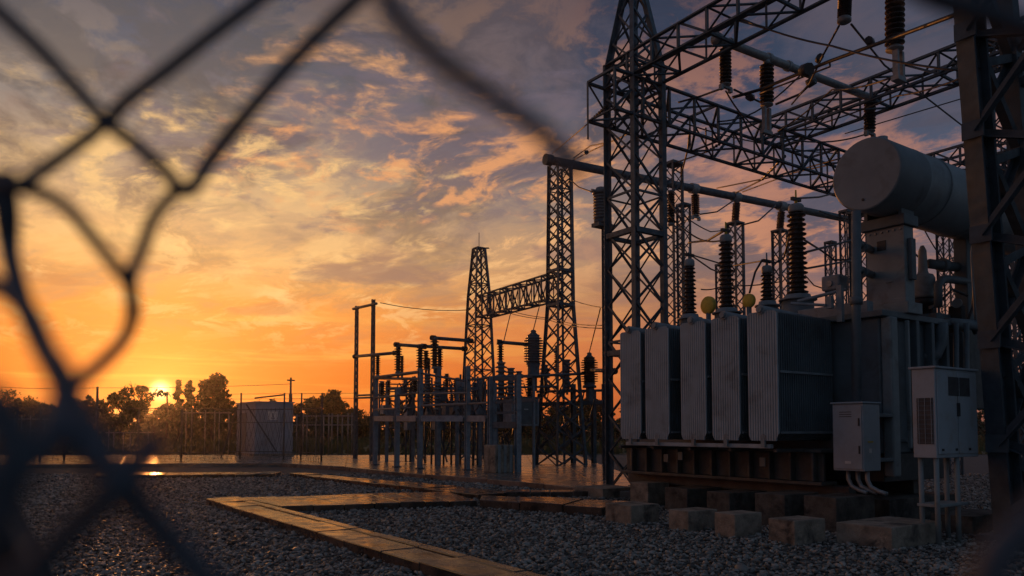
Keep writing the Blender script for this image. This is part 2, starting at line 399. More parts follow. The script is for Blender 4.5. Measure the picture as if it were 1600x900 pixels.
# ================================================================== LATTICE
def lattice(parent, c0, zs, hw, lw, bw, m='steel', horiz=1, ax=U, ay=V, style='X', joined=False, horizs=None):
    """square lattice mast: zs levels, hw(z) half width"""
    cs = [(-1,-1),(1,-1),(1,1),(-1,1)]
    C = [[Vector((c0.x,c0.y,0))+ax*(i*hw(z))+ay*(j*hw(z))+ZU*z for i,j in cs] for z in zs]
    jb = MB() if joined else None
    def br(p, q, w):
        if joined:
            d = (q-p); x = d.normalized(); y = x.orthogonal().normalized(); zv = x.cross(y)
            jb.box((p+q)/2, x, y, zv, d.length/2, w*.5, w*.28)
        else: bar(parent, 'brace', p, q, w, m)
    # legs: one bar per straight run
    runs = [0]
    for k in range(1, len(zs)-1):
        if abs((hw(zs[k+1])-hw(zs[k]))/(zs[k+1]-zs[k])-(hw(zs[k])-hw(zs[k-1]))/(zs[k]-zs[k-1])) > .004: runs.append(k)
    runs.append(len(zs)-1)
    for i in range(4):
        ref = -(ax*cs[i][0]+ay*cs[i][1])
        q45 = ref.normalized()
        rr = Quaternion((0,0,1), PI/4) @ q45
        for a, b in zip(runs[:-1], runs[1:]): bar(parent, 'leg', C[a][i], C[b][i], lw, m, ref=-rr)
    for k in range(len(zs)-1):
        for i in range(4):
            j = (i+1)%4
            if style == 'X':
                br(C[k][i], C[k+1][j], bw); br(C[k][j], C[k+1][i], bw)
            else:
                (br(C[k][i], C[k+1][j], bw) if k%2 == 0 else br(C[k][j], C[k+1][i], bw))
            if horiz and (k%horiz == 0) and k: br(C[k][i], C[k][j], bw)
    if joined: stuff(jb.build('lacing', m, parent))
    return C
def girder(parent, p, q, w, h, n, cw, bw, m='steel', flare=0):
    """box lattice girder; p,q = centre of the bottom face at each end"""
    p = Vector(p); q = Vector(q); d = (q-p).normalized(); s = d.cross(ZU).normalized()
    def cor(t): c = p.lerp(q,t); return [c-s*w/2, c+s*w/2, c+s*w/2+ZU*h, c-s*w/2+ZU*h]
    e0, e1 = cor(0), cor(1)
    for i in range(4): bar(parent, 'chord', e0[i], e1[i], cw, m)
    for k in range(n+1):
        a = cor(k/n)
        for i in range(4):
            if k%1 == 0 and (i in (1,3) or k%2 == 0): bar(parent, 'brace', a[i], a[(i+1)%4], bw, m)
        if k < n:
            b = cor((k+1)/n)
            for i in range(4):
                j = (i+1)%4
                if k%2 == 0: bar(parent, 'brace', a[i], b[j], bw, m)
                else: bar(parent, 'brace', a[j], b[i], bw, m)
def levels(z0, z1, n): return [z0+(z1-z0)*i/n for i in range(n+1)]
# main tower beside the transformer
TC = Vector((2.93,18.0,0)); SQ = .46
t = thing('lattice_tower', 'tall blue-grey lattice tower rising left of the transformer radiators', 'tower', TC+ZU*.1)
zs = levels(.12, 8.75, 10)+[9.45,10.1]+levels(10.1,12.9,4)[1:]
lattice(t, TC, zs, lambda z: SQ if z <= 10.1 else max(.03, SQ*(1-(z-10.1)/2.95)), .13, .047, horiz=4)
for k in (3.3, 6.1):
    for i,j in (((-1,-1),(1,-1)),((1,-1),(1,1)),((1,1),(-1,1)),((-1,1),(-1,-1))):
        bar(t, 'brace', TC+U*i[0]*SQ+V*i[1]*SQ+ZU*k, TC+U*j[0]*SQ+V*j[1]*SQ+ZU*k, .12, 'steel')
for i,j in ((-1,-1),(1,-1),(1,1),(-1,1)):
    MB().box(TC+U*i*SQ+V*j*SQ+ZU*.15, U, V, ZU, .17,.17,.02).build('base_plate','steel',t)
# girders of the overhead grid
zD, hD = 9.78, .55; zE, hE = 8.80, .92
t = thing('lattice_girder', 'lattice girder running from the tall tower overhead out of the top edge', 'girder', TC+ZU*zD)
girder(t, TC+U*.55+ZU*zD, TC-U*13.0+ZU*zD, .92, hD, 17, .095, .055)
t = thing('lattice_girder', 'deep lattice girder piercing the tall tower and receding behind the oil drum', 'girder', TC+ZU*zE)
girder(t, TC-V*1.05+ZU*zE, TC+V*13.0+ZU*zE, .92, hE, 16, .095, .055)
for dz_ in (0,):
    bar(t, 'hanger', TC-V*1.05+U*.46+ZU*zE, TC-V*1.05+U*.46+ZU*(zE-.45), .05)
F0 = TC+V*5.9
t = thing('lattice_girder', 'lattice girder crossing the blue sky between brown insulator and right edge', 'girder', F0+ZU*zD)
girder(t, F0+U*.5+ZU*zD, F0-U*13.5+ZU*zD, .92, hD, 17, .095, .055)
G0 = TC+V*12.0
t = thing('lattice_girder', 'farthest lattice girder, just showing above the oil drum', 'girder', G0+ZU*(zD-.2))
girder(t, G0+U*1.0+ZU*(zD-.2), G0-U*9+ZU*(zD-.2), .92, hD, 13, .09, .055)
bar(t, 'peak_strut', G0-U*2.3+ZU*(zD+hD-.2), G0-U*2.3+ZU*(zD+hD+.15), .06)
# right-hand foreground leg tower
RL = P(1551,430,10.4); RL.z = 0; RW = 1.25; RC = RL-U*RW/2+V*RW/2
t = thing('lattice_tower', 'broad dark tower leg with diagonal braces at the right edge', 'tower', RC)
cr = [RL, RL-U*RW, RL-U*RW+V*RW, RL+V*RW]
for i, c in enumerate(cr):
    bar(t, 'leg', Vector((c.x+.045*2.8,c.y,0)), Vector((c.x-.045*5.8,c.y,8.6)), .27 if i in (0,) else .22, 'steel_near', 'h' if i==0 else 'angle', ref=(U+V*.25) if i==0 else None)
zl = [.35, 1.32, 2.72, 4.16, 5.6, 7.0, 8.4]
LEAN = -.045
def rc(i, z): c = cr[i]; return c+Vector((LEAN*(z-2.8),0,0))+ZU*z
for k in range(len(zl)-1):
    for i in range(4):
        j = (i+1)%4
        bar(t, 'brace', rc(i,zl[k])+(-V*.19 if i==0 else Vector()), rc(j,zl[k+1])+(-V*.17 if i==0 else Vector()), .12, 'steel_near')
        if i != 0: bar(t, 'brace', rc(j,zl[k]), rc(i,zl[k+1]), .10, 'steel_near')
        bar(t, 'brace', rc(i,zl[k]), rc(j,zl[k]-.45), .12, 'steel_near')
for k in range(1,len(zl)):
    MB().box(rc(0,zl[k])-V*.18, U, ZU, V, .14,.12,.012).build('gusset_plate','steel_near',t)
MB().box(rc(0,.05)-ZU*0, U, V, ZU, .3,.3,.04).build('base_plate','steel_near',t)
# far gantry pair
TA = Vector((P(748,600,36).x,36,0)); TB = Vector((P(876,600,30).x,30,0))
t = thing('lattice_tower', 'pointed tapering lattice tower at the left end of the far gantry', 'tower', TA)
hA = lambda z: .66-.0372*z if z <= 7.8 else .37-(z-7.8)*.074
lattice(t, TA, levels(.12,7.8,11)+levels(7.8,10.1,4)[1:], hA, .10, .05, horiz=3)
bar(t, 'spike', TA+ZU*10.1, TA+ZU*10.85, .03, kind='round'); bar(t, 'top_arm', TA-V*.15+ZU*10.1, TA+V*.65+U*.1+ZU*10.22, .07)
MB().box(TA+ZU*10.1, U, V, ZU, .22,.22,.03).build('cap_plate','steel',t)
t = thing('lattice_tower', 'straight slender lattice tower carrying the left end of the long bus tube', 'tower', TB)
hB = lambda z: .69-.052*z if z <= 6.4 else .357-.009*(z-6.4)
lattice(t, TB, levels(.12,6.4,9)+levels(6.4,12.0,11)[1:], hB, .11, .05, horiz=9)
for z in (6.4, 7.75):
    for i,j in (((-1,-1),(1,-1)),((1,-1),(1,1)),((1,1),(-1,1)),((-1,1),(-1,-1))):
        bar(t, 'brace', TB+U*i[0]*hB(z)+V*i[1]*hB(z)+ZU*z, TB+U*j[0]*hB(z)+V*j[1]*hB(z)+ZU*z, .10)
t = thing('lattice_girder', 'lattice girder spanning between the pointed tower and the slender tower', 'girder', TA+ZU*6.7)
dAB = (TB-TA).normalized()
girder(t, TA+dAB*.3+ZU*6.75, TB-dAB*.35+ZU*6.70, .6, 1.0, 11, .085, .05)
# two-legged thin portal
t = thing('portal_mast', 'thin two-legged portal mast standing alone left of the switch rows', 'mast', G(555,721))
pa, pb = P(555,721,37), P(581,726,34.5); pa.z = pb.z = .15
for p_, top in ((pa, 483), (pb, 473)):
    zt = Zat(top, p_.y); s = MB()
    for i in (-1,1):
        for j in (-1,1): bar(t, 'leg', p_+V*.07*i+U*.07*j, p_+V*.05*i+U*.05*j+ZU*zt, .04)
    n = 22
    for k in range(n):
        z0, z1 = zt*k/n, zt*(k+1)/n
        for (i,j),(i2,j2) in (((-1,-1),(1,-1)),((1,-1),(1,1)),((1,1),(-1,1)),((-1,1),(-1,-1))):
            a = p_+V*.06*i+U*.06*j+ZU*z0; b = p_+V*.06*i2+U*.06*j2+ZU*z1; d = b-a; x = d.normalized(); y = x.orthogonal()
            s.box((a+b)/2, x, y, x.cross(y), d.length/2, .015,.01)
    stuff(s.build('lacing','steel',t))
for yy, e in ((476,.35),(556,.3),(618,0),(622,0)):
    a = P(555, yy+6 if yy<480 else yy, 37); b = P(581, yy if yy<480 else yy-1, 34.5); d = (b-a).normalized()
    bar(t, 'cross_arm', a-d*e, b+d*e*(2 if yy<480 else 1), .13 if yy<480 else .09, kind='round')
# ================================================================== INSULATORS
def insulator(label, base, top, r, m='porcelain', name='post_insulator', group='post insulators on the switch frames', sheds=None, capr=None, horn=True, n=14, cat='insulator', core=.5):
    base = Vector(base); top = Vector(top); d = top-base; ln = d.length; a = d.normalized()
    t = thing(name, label, cat, base, group)
    ns = sheds or max(5, int(ln/(r*.72))); ch = ln*.08
    prof = []; z0, z1 = ch, ln-ch; st = (z1-z0)/ns; rc_ = r*core
    for k in range(ns):
        z = z0+k*st; rk = r*(1.0 if k%2 == 0 else .93)
        prof += [(z, rc_), (z+st*.30, rc_), (z+st*.36, rk*.96), (z+st*.52, rk), (z+st*.80, rc_*1.1)]
    prof.append((z1, rc_))
    MB().lathe(base, a, prof, n).build('porcelain', m, t)
    k = capr or r*.72
    MB().lathe(base, a, [(0,k),(ch*.5,k),(ch*.55,k*.8),(ch,k*.75)], n).build('base_cap','cap',t)
    MB().lathe(base+a*(ln-ch), a, [(0,k*.75),(ch*.5,k*.8),(ch*.55,k),(ch,k)], n).build('top_cap','cap',t)
    return t
def string(label, top, bot, r, m='porcelain', n_d=9, group='insulator strings hanging from the girders', arms=True):
    top = Vector(top); bot = Vector(bot); d = bot-top; ln = d.length; a = d.normalized()
    t = thing('hanging_insulator', label, 'insulator', top, group)
    z0, z1 = ln*.05, ln*.90; st = (z1-z0)/n_d; me = None
    for k in range(n_d):
        p = top+a*(z0+k*st)
        if me is None:
            o = MB().lathe(p, a, [(0,r*.45),(st*.25,r*.5),(st*.42,r*.97),(st*.62,r),(st*.72,r*.6),(st*1.0,r*.45)], 16).build('disc', m, t, origin=p); me = o
        else:
            o = me.copy(); COL.objects.link(o); o.parent = t; o.location = p-top
    MB().cyl(top-a*.05, top+a*z0, r*.5).build('top_cap','cap',t)
    MB().lathe(top+a*z1, a, [(0,r*.5),(ln*.03,r*.55),(ln*.035,r*.9),(ln*.055,r*.9),(ln*.06,r*.3),(ln*.1,r*.3)], 14).build('bottom_cap','cap',t)
    if arms:
        MB().box(bot, V, U, ZU, r*1.3, r*.25, r*.22).box(bot+V*r*1.1-ZU*r*.3, V, U, ZU, r*.3,r*.3,r*.4).box(bot-V*r*1.1-ZU*r*.3, V, U, ZU, r*.3,r*.3,r*.4).build('clamp','cap',t)
    return t
# tube under the overhead girders
ha = P(1124,62,16.6); hb = P(1366,155,19.9)
t = thing('bus_tube', 'pale bus tube slung from girder to girder high over the transformer', 'bus tube', ha)
MB().cyl(ha, hb, .095, n=16).build('tube','cap',t)
dh = (hb-ha).normalized()
for q in (0.0,.06,.28,.40,.985):
    c = ha.lerp(hb,q); MB().cyl(c-dh*.05, c+dh*.05, .125, n=16).build('collar','cap',t)
for e, s_ in ((ha,-1),(hb,1)): MB().lathe(e, dh*s_, [(0,.10),(.05,.14),(.13,.14),(.18,.06)], 14).build('end_cap','cap',t)
def onH(px):
    lo, hi = 0, 1
    for _ in range(40):
        md = (lo+hi)/2; p = ha.lerp(hb,md)
        if 800+F*p.x/(p.y*_cp+(p.z-CAMZ)*_sp)< px: lo = md
        else: hi = md
    return ha.lerp(hb,(lo+hi)/2)
c = onH(1133); string('slim brown insulator hanging from the left end of the slung tube', c-ZU*.1, P(1134,136,c.y), .135, n_d=10)
c = onH(1198); s_t = string('fatter dark insulator with forked fitting hanging mid-way under the slung tube', c-ZU*.1, P(1198,168,c.y), .165, n_d=10, arms=False)
for k in (-1,1): MB().box(P(1198,188,c.y)+V*.09*k, V, U, ZU, .035,.04,.30).build('fork_arm','cap',s_t)
MB().box(P(1198,207,c.y), V, U, ZU, .16,.05,.04).build('clamp','cap',s_t)
c = onH(1359); string('insulator hanging from the right end of the slung tube above the drum', c-ZU*.1, P(1359,208,c.y), .15, n_d=9)
# strings under the nearest girder
a = P(1319,-60,14.3); a.z = zD; s_t = string('insulator cut by the top edge holding two wires in a V', a, P(1319,30,14.3), .13, n_d=9, arms=False)
MB().lathe(P(1319,27,14.3), -ZU, [(0,.1),(.03,.13),(.09,.13),(.12,.08)], 14).build('yoke','cap',s_t)
a = P(1398,-60,13.5); a.z = zD; s_t = string('largest black insulator hanging from the top edge with twin pale straps', a, P(1398,84,13.5), .17, n_d=13, arms=False)
for k in (-1,1): MB().box(P(1404,103,13.5)+V*.085*k, V, U, ZU, .03,.05,.27).build('strap','cap',s_t)
MB().box(P(1404,124,13.5), V, U, ZU, .13,.07,.04).build('clamp','cap',s_t)
# ================================================================== LONG BUS TUBE on posts
ia = TB+ZU*12.15-Vector((.55,.25,0)); ib = P(1322,342,38.5)
di = (ib-ia).normalized()
t = thing('bus_tube', 'long dark bus tube passing behind the tall tower to the bushings', 'bus tube', ia)
MB().cyl(ia, ib, .17, n=14).build('tube','steel',t)
MB().cyl(ia-di*.06, ia+di*.25, .22, n=14).build('end_cap','steel',t)
def onI(px):
    lo, hi = 0, 1
    for _ in range(40):
        md = (lo+hi)/2; p = ia.lerp(ib,md)
        if 800+F*p.x/(p.y*_cp+(p.z-CAMZ)*_sp) < px: lo = md
        else: hi = md
    return ia.lerp(ib,(lo+hi)/2)
for px in (1084,1150,1221):
    c = onI(px); MB().cyl(c-di*.18, c+di*.18, .23, n=14).build('collar','cap',t)
c = onI(1086); e = P(1087,339,c.y)
string('short black insulator hanging from the long tube right of the tall tower', c-ZU*.2, e, .19, n_d=10)
def slim_post(label, px, ytop, Y, ybase_z=0.0, hw=.17, lw=.06, n=20, style='Z'):
    p = P(px, 500, Y); p.z = ybase_z; z1 = Zat(ytop, Y)
    t = thing('lattice_post', label, 'lattice post', p, 'slim lattice posts')
    lattice(t, p, levels(ybase_z+.05, z1, n), lambda z: hw, lw, lw*.6, horiz=0, style=style, joined=True)
    MB().box(p+ZU*(z1+.03-ybase_z) , U, V, ZU, hw*1.25,hw*1.25,.04).build('cap_plate','steel',t)
    return p+ZU*(z1+.07-ybase_z)
for px, yt, hwd, lab, li in ((1151,350,.24,'slim lattice post under the long tube between two tall bushings','black post insulator carrying the long tube left of the smallest bushing'),
                    (1221,362,.24,'slim lattice post just left of the tallest bushing','black post insulator carrying the long tube beside the tallest bushing')):
    c = onI(px); top = slim_post(lab, px, yt, c.y, hw=hwd, lw=.1, n=26)
    insulator(li, top, c-ZU*.2, .19, group='insulators under the long bus tube', sheds=11)
slim_post('slim lattice post behind the right flank of the tall tower', 1054, 258, 24, hw=.20, lw=.07, n=32)
slim_post('lower lattice post tucked right behind the tall tower', 1070, 322, 26, hw=.15, lw=.06, n=30)
p_ct = slim_post('slim lattice post carrying the ribbed grey instrument transformer', 949, 350, 21, hw=.08, lw=.05, n=34)
slim_post('slim lattice post partly hidden behind the thick oil pipe', 1325, 332, 27, hw=.14, lw=.06, n=26)
slim_post('lattice post showing between the drum column and thick pipe', 1352, 334, 24, hw=.28, lw=.07, n=12, style='X')
slim_post('lattice post seen under the drum right of the white bushing', 1482, 350, 25, hw=.20, lw=.06, n=16, style='X')
slim_post('broad lattice post visible between the legs of the right tower', 1574, 60, 20, hw=.30, lw=.09, n=22, style='X')
slim_post('lattice post at the right edge behind the tower braces', 1604, 250, 24, hw=.36, lw=.09, n=16, style='X')
slim_post('lattice post far behind the second bushing', 1128, 415, 34, hw=.16, lw=.07, n=20)
slim_post('lattice post far behind the motor box', 1300, 380, 34, hw=.16, lw=.07, n=20)
# instrument transformer beside the tower
c = P(939,348,21)
t = thing('instrument_transformer', 'ribbed grey instrument transformer perched left of the tall tower', 'transformer', c)
prof = []
for k in range(8):
    z = .08+k*.085; prof += [(z,.17),(z+.03,.17),(z+.04,.215),(z+.06,.215)]
prof += [(.78,.17)]
MB().lathe(c, ZU, prof, 18).build('ribbed_body','porcelain_grey',t)
MB().lathe(c, ZU, [(-.04,.2),(.07,.2),(.08,.17)], 18).build('base','steel',t)
MB().lathe(c, ZU, [(.78,.17),(.80,.23),(.88,.23),(.93,.15),(.98,.13)], 18).build('lid','porcelain_grey',t)
MB().box(c+V*.05-ZU*.08, U, V, ZU, .16,.26,.05).build('bracket','steel',t)
MB().cyl(c+ZU*.86-V*.2, c+ZU*.86-V*.33, .04).build('terminal','cap',t)
# second insulator low at the tower's right with its arm
c = P(1048,352,22.5); insulator('dark post insulator seen through the right flank of the tall tower', c, P(1048,298,22.5), .13, group='insulators near the tall tower')
# ================================================================== TRANSFORMER
TR = thing('power_transformer', 'big grey power transformer with five ribbed radiators and oil drum', 'transformer', T(2,2.5,.5))
def tb(u0,u1,v0,v1,z0,z1, name, m, parent=TR, bevel=.012):
    return MB().box(T((u0+u1)/2,(v0+v1)/2,(z0+z1)/2), U, V, ZU, abs(u1-u0)/2, abs(v1-v0)/2, abs(z1-z0)/2).build(name, m, parent, bevel=bevel)
tank = tb(-.72,4.8,1.66,3.75,1.12,3.33,'tank','tank', bevel=.03)
tb(-.84,4.9,1.55,3.86,3.33,3.43,'tank_cover','tank')
tb(-.90,-.722,1.68,1.90,.75,3.328,'corner_post','column',bevel=.03)
for v in (2.6, 3.1, 3.6): tb(-.86,-.722,v-.05,v+.05,1.15,3.328,'stiffener','tank')
tb(-.80,-.722,1.95,3.55,1.3,1.36,'stiffener','tank')
tb(-.9,-.84,2.2,2.26,1.2,3.3,'conduit','column')
# radiators
zr0, zr1 = 1.33, 3.40
spans = [(1168.5,1216),(1112,1156),(1063.5,1103),(1008,1045),(969,1001)]
for ri, (xa, xb) in enumerate(spans):
    ua, ub = tcol(xb), tcol(xa); um = (ua+ub)/2; hwid = (ub-ua)/2
    base = T(um,.7,zr0)
    R_ = bpy.data.objects.new('radiator', None); COL.objects.link(R_); R_.parent = TR; R_.location = base-wl(TR); WL[R_.name] = base
    # ribbed front sheet
    s = MB(); nr = 12; pts = []
    for k in range(nr):
        a = ua+(ub-ua)*k/nr; w = (ub-ua)/nr
        pts += [(a, 0.022),(a+w*.16,0.0),(a+w*.72,0.0),(a+w*.9,.022)]
    pts.append((ub,.022)); n = len(pts)
    def zc(u, top): 
        e = min(1, (1-abs(u-um)/hwid)*6); return (zr1-.05*(1-e)) if top else (zr0+.12*(1-e))
    vs = [T(u,v,zc(u,False)) for u,v in pts]+[T(u,v,zc(u,True)) for u,v in pts]
    s.add(vs, [(i,i+1,n+i+1,n+i)[::-1] for i in range(n-1)])
    s.build('front_sheet','radiator',R_)
    s = MB(); nf = 25
    for k in range(nf):
        v = .06+1.40*k/(nf-1)
        q = [(ua+.005,zr0+.12),(um-hwid*.6,zr0+.01),(um+hwid*.6,zr0+.01),(ub-.005,zr0+.12),(ub-.005,zr1-.05),(um+hwid*.6,zr1-.01),(um-hwid*.6,zr1-.01),(ua+.005,zr1-.05)]
        vs = [T(a,v-.011,z) for a,z in q]+[T(a,v+.011,z) for a,z in q]
        s.add(vs, [tuple(range(8)), tuple(range(8,16))[::-1]]+[(i,(i+1)%8,8+(i+1)%8,8+i)[::-1] for i in range(8)])
    stuff(s.build('fin_stack','tank',R_))
    s = MB(); s.cyl(T(um,-.03,zr1+.03), T(um,1.70,zr1-.06), .075, n=14); s.build('top_header','radiator_top',R_)
    MB().cyl(T(um,-.07,zr1+.032), T(um,-.028,zr1+.03), .05, n=14).build('end_plug','column',R_)
    MB().cyl(T(um,0,zr0+.05), T(um,1.66,zr0+.05), .06, n=12).build('bottom_header','radiator_top',R_)
    MB().box(T(um,.0,zr0-.045), U, V, ZU, .035,.02,.06).build('lug','column',R_)
    for z in (2.42,1.46): MB().box(T(ua-.012,.75,z), V, U, ZU, .70,.012,.018).build('tie_bar','radiator_top',R_)
u_a, u_b = tcol(1206,.1), tcol(980,.1)
tb(u_a,u_b,.05,.13,1.205,1.275,'support_beam','radiator')
# skid
tb(-.1,4.5,1.0,1.06,.66,1.2,'skid_web','skid'); tb(-.15,4.55,.86,1.3,.60,.66,'skid_flange','skid'); tb(-.15,4.55,.86,1.3,1.13,1.19,'skid_flange','skid')
for k in range(11): tb(.0+k*.42,.05+k*.42,.87,1.0,.66,1.128,'skid_rib','skid')
tb(-.4,4.7,1.22,1.42,.40,.598,'rail_beam','skid'); tb(-.5,4.8,3.0,3.3,.40,.66,'rail_beam','skid')
tb(-.72,4.8,1.70,3.7,.66,1.118,'bottom_frame','dark')
for k in range(5): tb(.15+k*.9,.22+k*.9,.14,1.0,1.14,1.20,'bracket','skid')
for px, zz_ in ((1040,.95),(1062,1.0),(1190,.95)): 
    u_ = tcol(px,.85); tb(u_-.06,u_+.06,.84,.868,zz_-.08,zz_+.08,'fitting','column')
# bushings on turrets
def bushing(u, v, zb, zt, r, dark=True, turret=.0, capz=.16):
    p = T(u,v,zb); B = bpy.data.objects.new('bushing', None); COL.objects.link(B); B.parent = TR; B.location = p-wl(TR); WL[B.name] = p
    ln = zt-zb; sh = MB(); prof = []; n = int(ln/(.105)); rc_ = r*.62
    z0, z1 = .06, ln-capz-.02; st = (z1-z0)/n
    for k in range(n):
        z = z0+k*st; f = 1-.12*k/n; rk = r*f*(1 if k%2 == 0 else .9)
        prof += [(z,rc_*f),(z+st*.25,rc_*f),(z+st*.32,rk*.97),(z+st*.5,rk),(z+st*.8,rc_*f*1.05)]
    prof.append((z1, rc_*.88)); sh.lathe(p, ZU, prof, 22).build('porcelain','porcelain',B)
    MB().lathe(p, ZU, [(z1,r*.66),(z1+.02,r*.74),(z1+capz*.75,r*.72),(z1+capz,r*.55)], 20).build('cap','column',B)
    MB().lathe(p, ZU, [(ln-.03,.03),(ln+.10,.028),(ln+.12,.018),(ln+.26,.015)], 10).build('terminal_rod','yellow' if r > .17 else 'cap',B)
    MB().box(p+ZU*(ln+.08), V, U, ZU, .13,.03,.03).build('terminal_clamp','dark',B)
    MB().lathe(p, ZU, [(-.06,r*1.75),(-.03,r*1.75),(-.02,r*1.25),(.05,r*1.15),(.06,r*.9)], 24).build('flange','radiator_top',B)
    MB().lathe(T(u,v,3.43), ZU, [(0,r*1.5),(zb-3.43-.06,r*1.45)], 24).build('turret','tank',B)
    return p+ZU*(ln+.1)
def tuv(px, v): return tcol(px, v)
BT = {}
BT[1] = bushing(tuv(1250,2.5), 2.5, 4.02, Zat(318, T(tuv(1250,2.5),2.5,0).y), .20)
BT[2] = bushing(tuv(1138,2.6), 2.6, 4.0, Zat(366, T(tuv(1138,2.6),2.6,0).y), .175)
BT[3] = bushing(tuv(1080,2.6), 2.6, 4.0, Zat(404, T(tuv(1080,2.6),2.6,0).y), .155)
BT[4] = bushing(tuv(1202,3.3), 3.3, 4.15, Zat(414, T(tuv(1202,3.3),3.3,0).y), .15)
for px, r, v, py in ((1109,.18,1.75,477),(1173,.14,2.1,470)):
    u_ = tuv(px,v); y_ = T(u_,v,0).y; c = T(u_,v,Zat(py,y_))
    MB().lathe(c-V*.05, V, [(0,r*.2),(.0,r*.86),(.02,r),(.08,r),(.10,r*.8)], 26).build('yellow_disc','yellow',TR)
    MB().cyl(Vector((c.x,c.y,3.4)), c-ZU*r*.8, .05).build('disc_stem','tank',TR)
# conservator drum
c0 = P(1353,272,12.5); c1 = c0+V*4.5; rd = .605
s = MB(); s.lathe(c0, V, [(0,rd*.985),(.02,rd),(.9,rd),(.905,rd*1.008),(.94,rd*1.008),(.945,rd),(5.7,rd),(5.8,rd*.9),(5.86,rd*.5)], 48, caps=False)
D = s.build('oil_drum','conservator',TR)
MB().lathe(c0-V*.012, V, [(0,.001),(0,rd*.955),(.012,rd*.985)], 48, caps=False, smooth=False).build('end_plate','conservator',TR)
MB().cyl(c0-V*.03+U*.05-ZU*.42, c0-V*.0+U*.05-ZU*.42, .022).build('end_plug','dark',TR)
for q in (1.6,2.9): MB().lathe(c0+V*q, V, [(0,rd+.001),(.004,rd+.012),(.05,rd+.012),(.054,rd+.001)], 48, caps=False).build('hoop','conservator',TR)
MB().cyl(c0+V*2.35+ZU*(rd-.01), c0+V*2.35+ZU*(rd+.12), .05).build('filler','cap',TR)
MB().lathe(c0+V*.5+ZU*(rd-.02), ZU, [(0,.14),(.06,.14),(.07,.10),(.14,.10)], 14).build('filler','cap',TR)
# column under the drum
cu, cv = -.50, 2.43
tb(cu-.33,cu+.33,cv-.14,cv+.16,3.55,4.92,'drum_column','column'); tb(cu-.38,cu+.40,cv-.22,cv+.24,4.92,5.10,'column_head','tank')
tb(cu-.40,cu+.62,cv-.2,cv+.26,3.43,3.62,'column_foot','column'); 
tb(cu-.34,cu+.9,cv-.16,cv+.1,3.62,3.70,'column_foot','column')
tb(cu-.02,cu+.14,cv-.15,cv-.142,4.55,4.72,'lug','dark'); tb(cu-.12,cu+.0,cv-.155,cv-.142,3.98,4.02,'handle','column')
for k in range(6): 
    MB().cyl(T(cu+.27-k*.108,cv-.14,4.86), T(cu+.27-k*.108,cv-.165,4.86), .018, n=6).build('bolt','cap',TR)
for k in (0,1): MB().box(T(cu-.3+.6*k,cv,5.2),U,V,ZU,.03,.2,.14).build('saddle_rib','tank',TR)
tb(cu-.40,cu-.331,cv-.05,cv+.1,4.0,4.7,'side_pocket','tank')
MB().cyl(T(cu-.35,cv+2.6,3.43), T(cu-.35,cv+2.6,5.2), .12, n=14).build('drum_leg','tank',TR)
# thick oil pipe with elbows
pp = P(1338,350,12.05)
pt = [P(1338,330,12.05), P(1338,642,12.05)]
MB().cyl(pt[0],pt[1],.07,n=14).build('oil_pipe','tank',TR)
for yy in (470,): MB().cyl(P(1338,yy-6,12.05),P(1338,yy+6,12.05),.095,n=14).build('pipe_flange','tank',TR)
for yy in (383,423):
    a = P(1338,yy,12.05); e = T(cu+.3,cv,P(1338,yy,12.8).z); MB().tube([a-ZU*.07,a+ZU*.02,a+(e-a)*.2+ZU*.04,e],.062,10).build('branch_pipe','tank',TR)
    MB().cyl(a.lerp(e,.25),a.lerp(e,.31),.095,n=12).build('pipe_flange','tank',TR)
# gear on the cover
c = P(1304,443,13.2); MB().box(c, U, V, ZU, .17,.14,.13).build('motor_box','radiator_top',TR,bevel=.03)
MB().cyl(c-V*.17-ZU*.02, c-V*.13-ZU*.02, .05).build('motor_cap','cap',TR)
for px,y0,y1 in ((1313,446,503),(1297,463,482)): 
    MB().box((P(px,y0,12.6)+P(px,y1,12.6))/2, U, V, ZU, .045,.04,(P(px,y0,12.6).z-P(px,y1,12.6).z)/2).build('cover_post','radiator_top',TR)
a, b = P(1246,471,13.1), P(1322,452,12.7); bar(TR,'cover_rail',a,b,.06,'radiator_top','round'); bar(TR,'cover_rail',P(1236,474,12.9),P(1290,477,12.6),.05,'radiator_top','round')
tb(-.55,.75,1.62,1.8,3.43,3.62,'cover_box','radiator_top'); tb(.8,1.5,1.7,2.1,3.43,3.60,'cover_box','tank'); tb(2.2,2.6,1.75,2.1,3.43,3.72,'cover_box','tank')
MB().tube([P(1258,430,13.6),P(1272,446,13.5),P(1290,452,13.4)],.012,5).build('cable','wire',TR)
# white bushing and pipes right of the column
wy = 14.2; c = P(1444,492,wy); z = lambda y: P(1444,y,wy).z-c.z
MB().lathe(c, ZU, [(z(466),.20),(z(462),.205),(z(436),.205),(z(430),.17),(z(428),.10),(z(424),.085),(z(392),.07),(z(384),.03)], 22).build('white_bushing','column',TR)
MB().lathe(c, ZU, [(0,.12),(z(480),.12),(z(478),.22),(z(470),.22),(z(466),.18)], 20).build('bushing_flange','dark',TR)
MB().lathe(c-ZU*.6, ZU, [(0,.16),(.6,.16)], 18).build('bushing_turret','tank',TR)
for pts, r in (([P(1452,412,14.2),P(1500,418,14.6)],.09),([P(1466,480,13.8),P(1466,445,13.8),P(1472,437,13.9),P(1482,436,14.1),P(1530,443,14.8)],.075),([P(1480,505,13.5),P(1525,508,14.2),P(1530,520,14.2)],.10),
               ([P(1440,560,13.2),P(1462,553,13.3),P(1470,535,13.3),P(1470,505,13.3)],.11)):
    MB().tube(pts, r, 12).build('side_pipe','tank',TR)
MB().cyl(P(1470,414,14.35),P(1476,415,14.4),.13,n=14).build('pipe_flange','tank',TR)
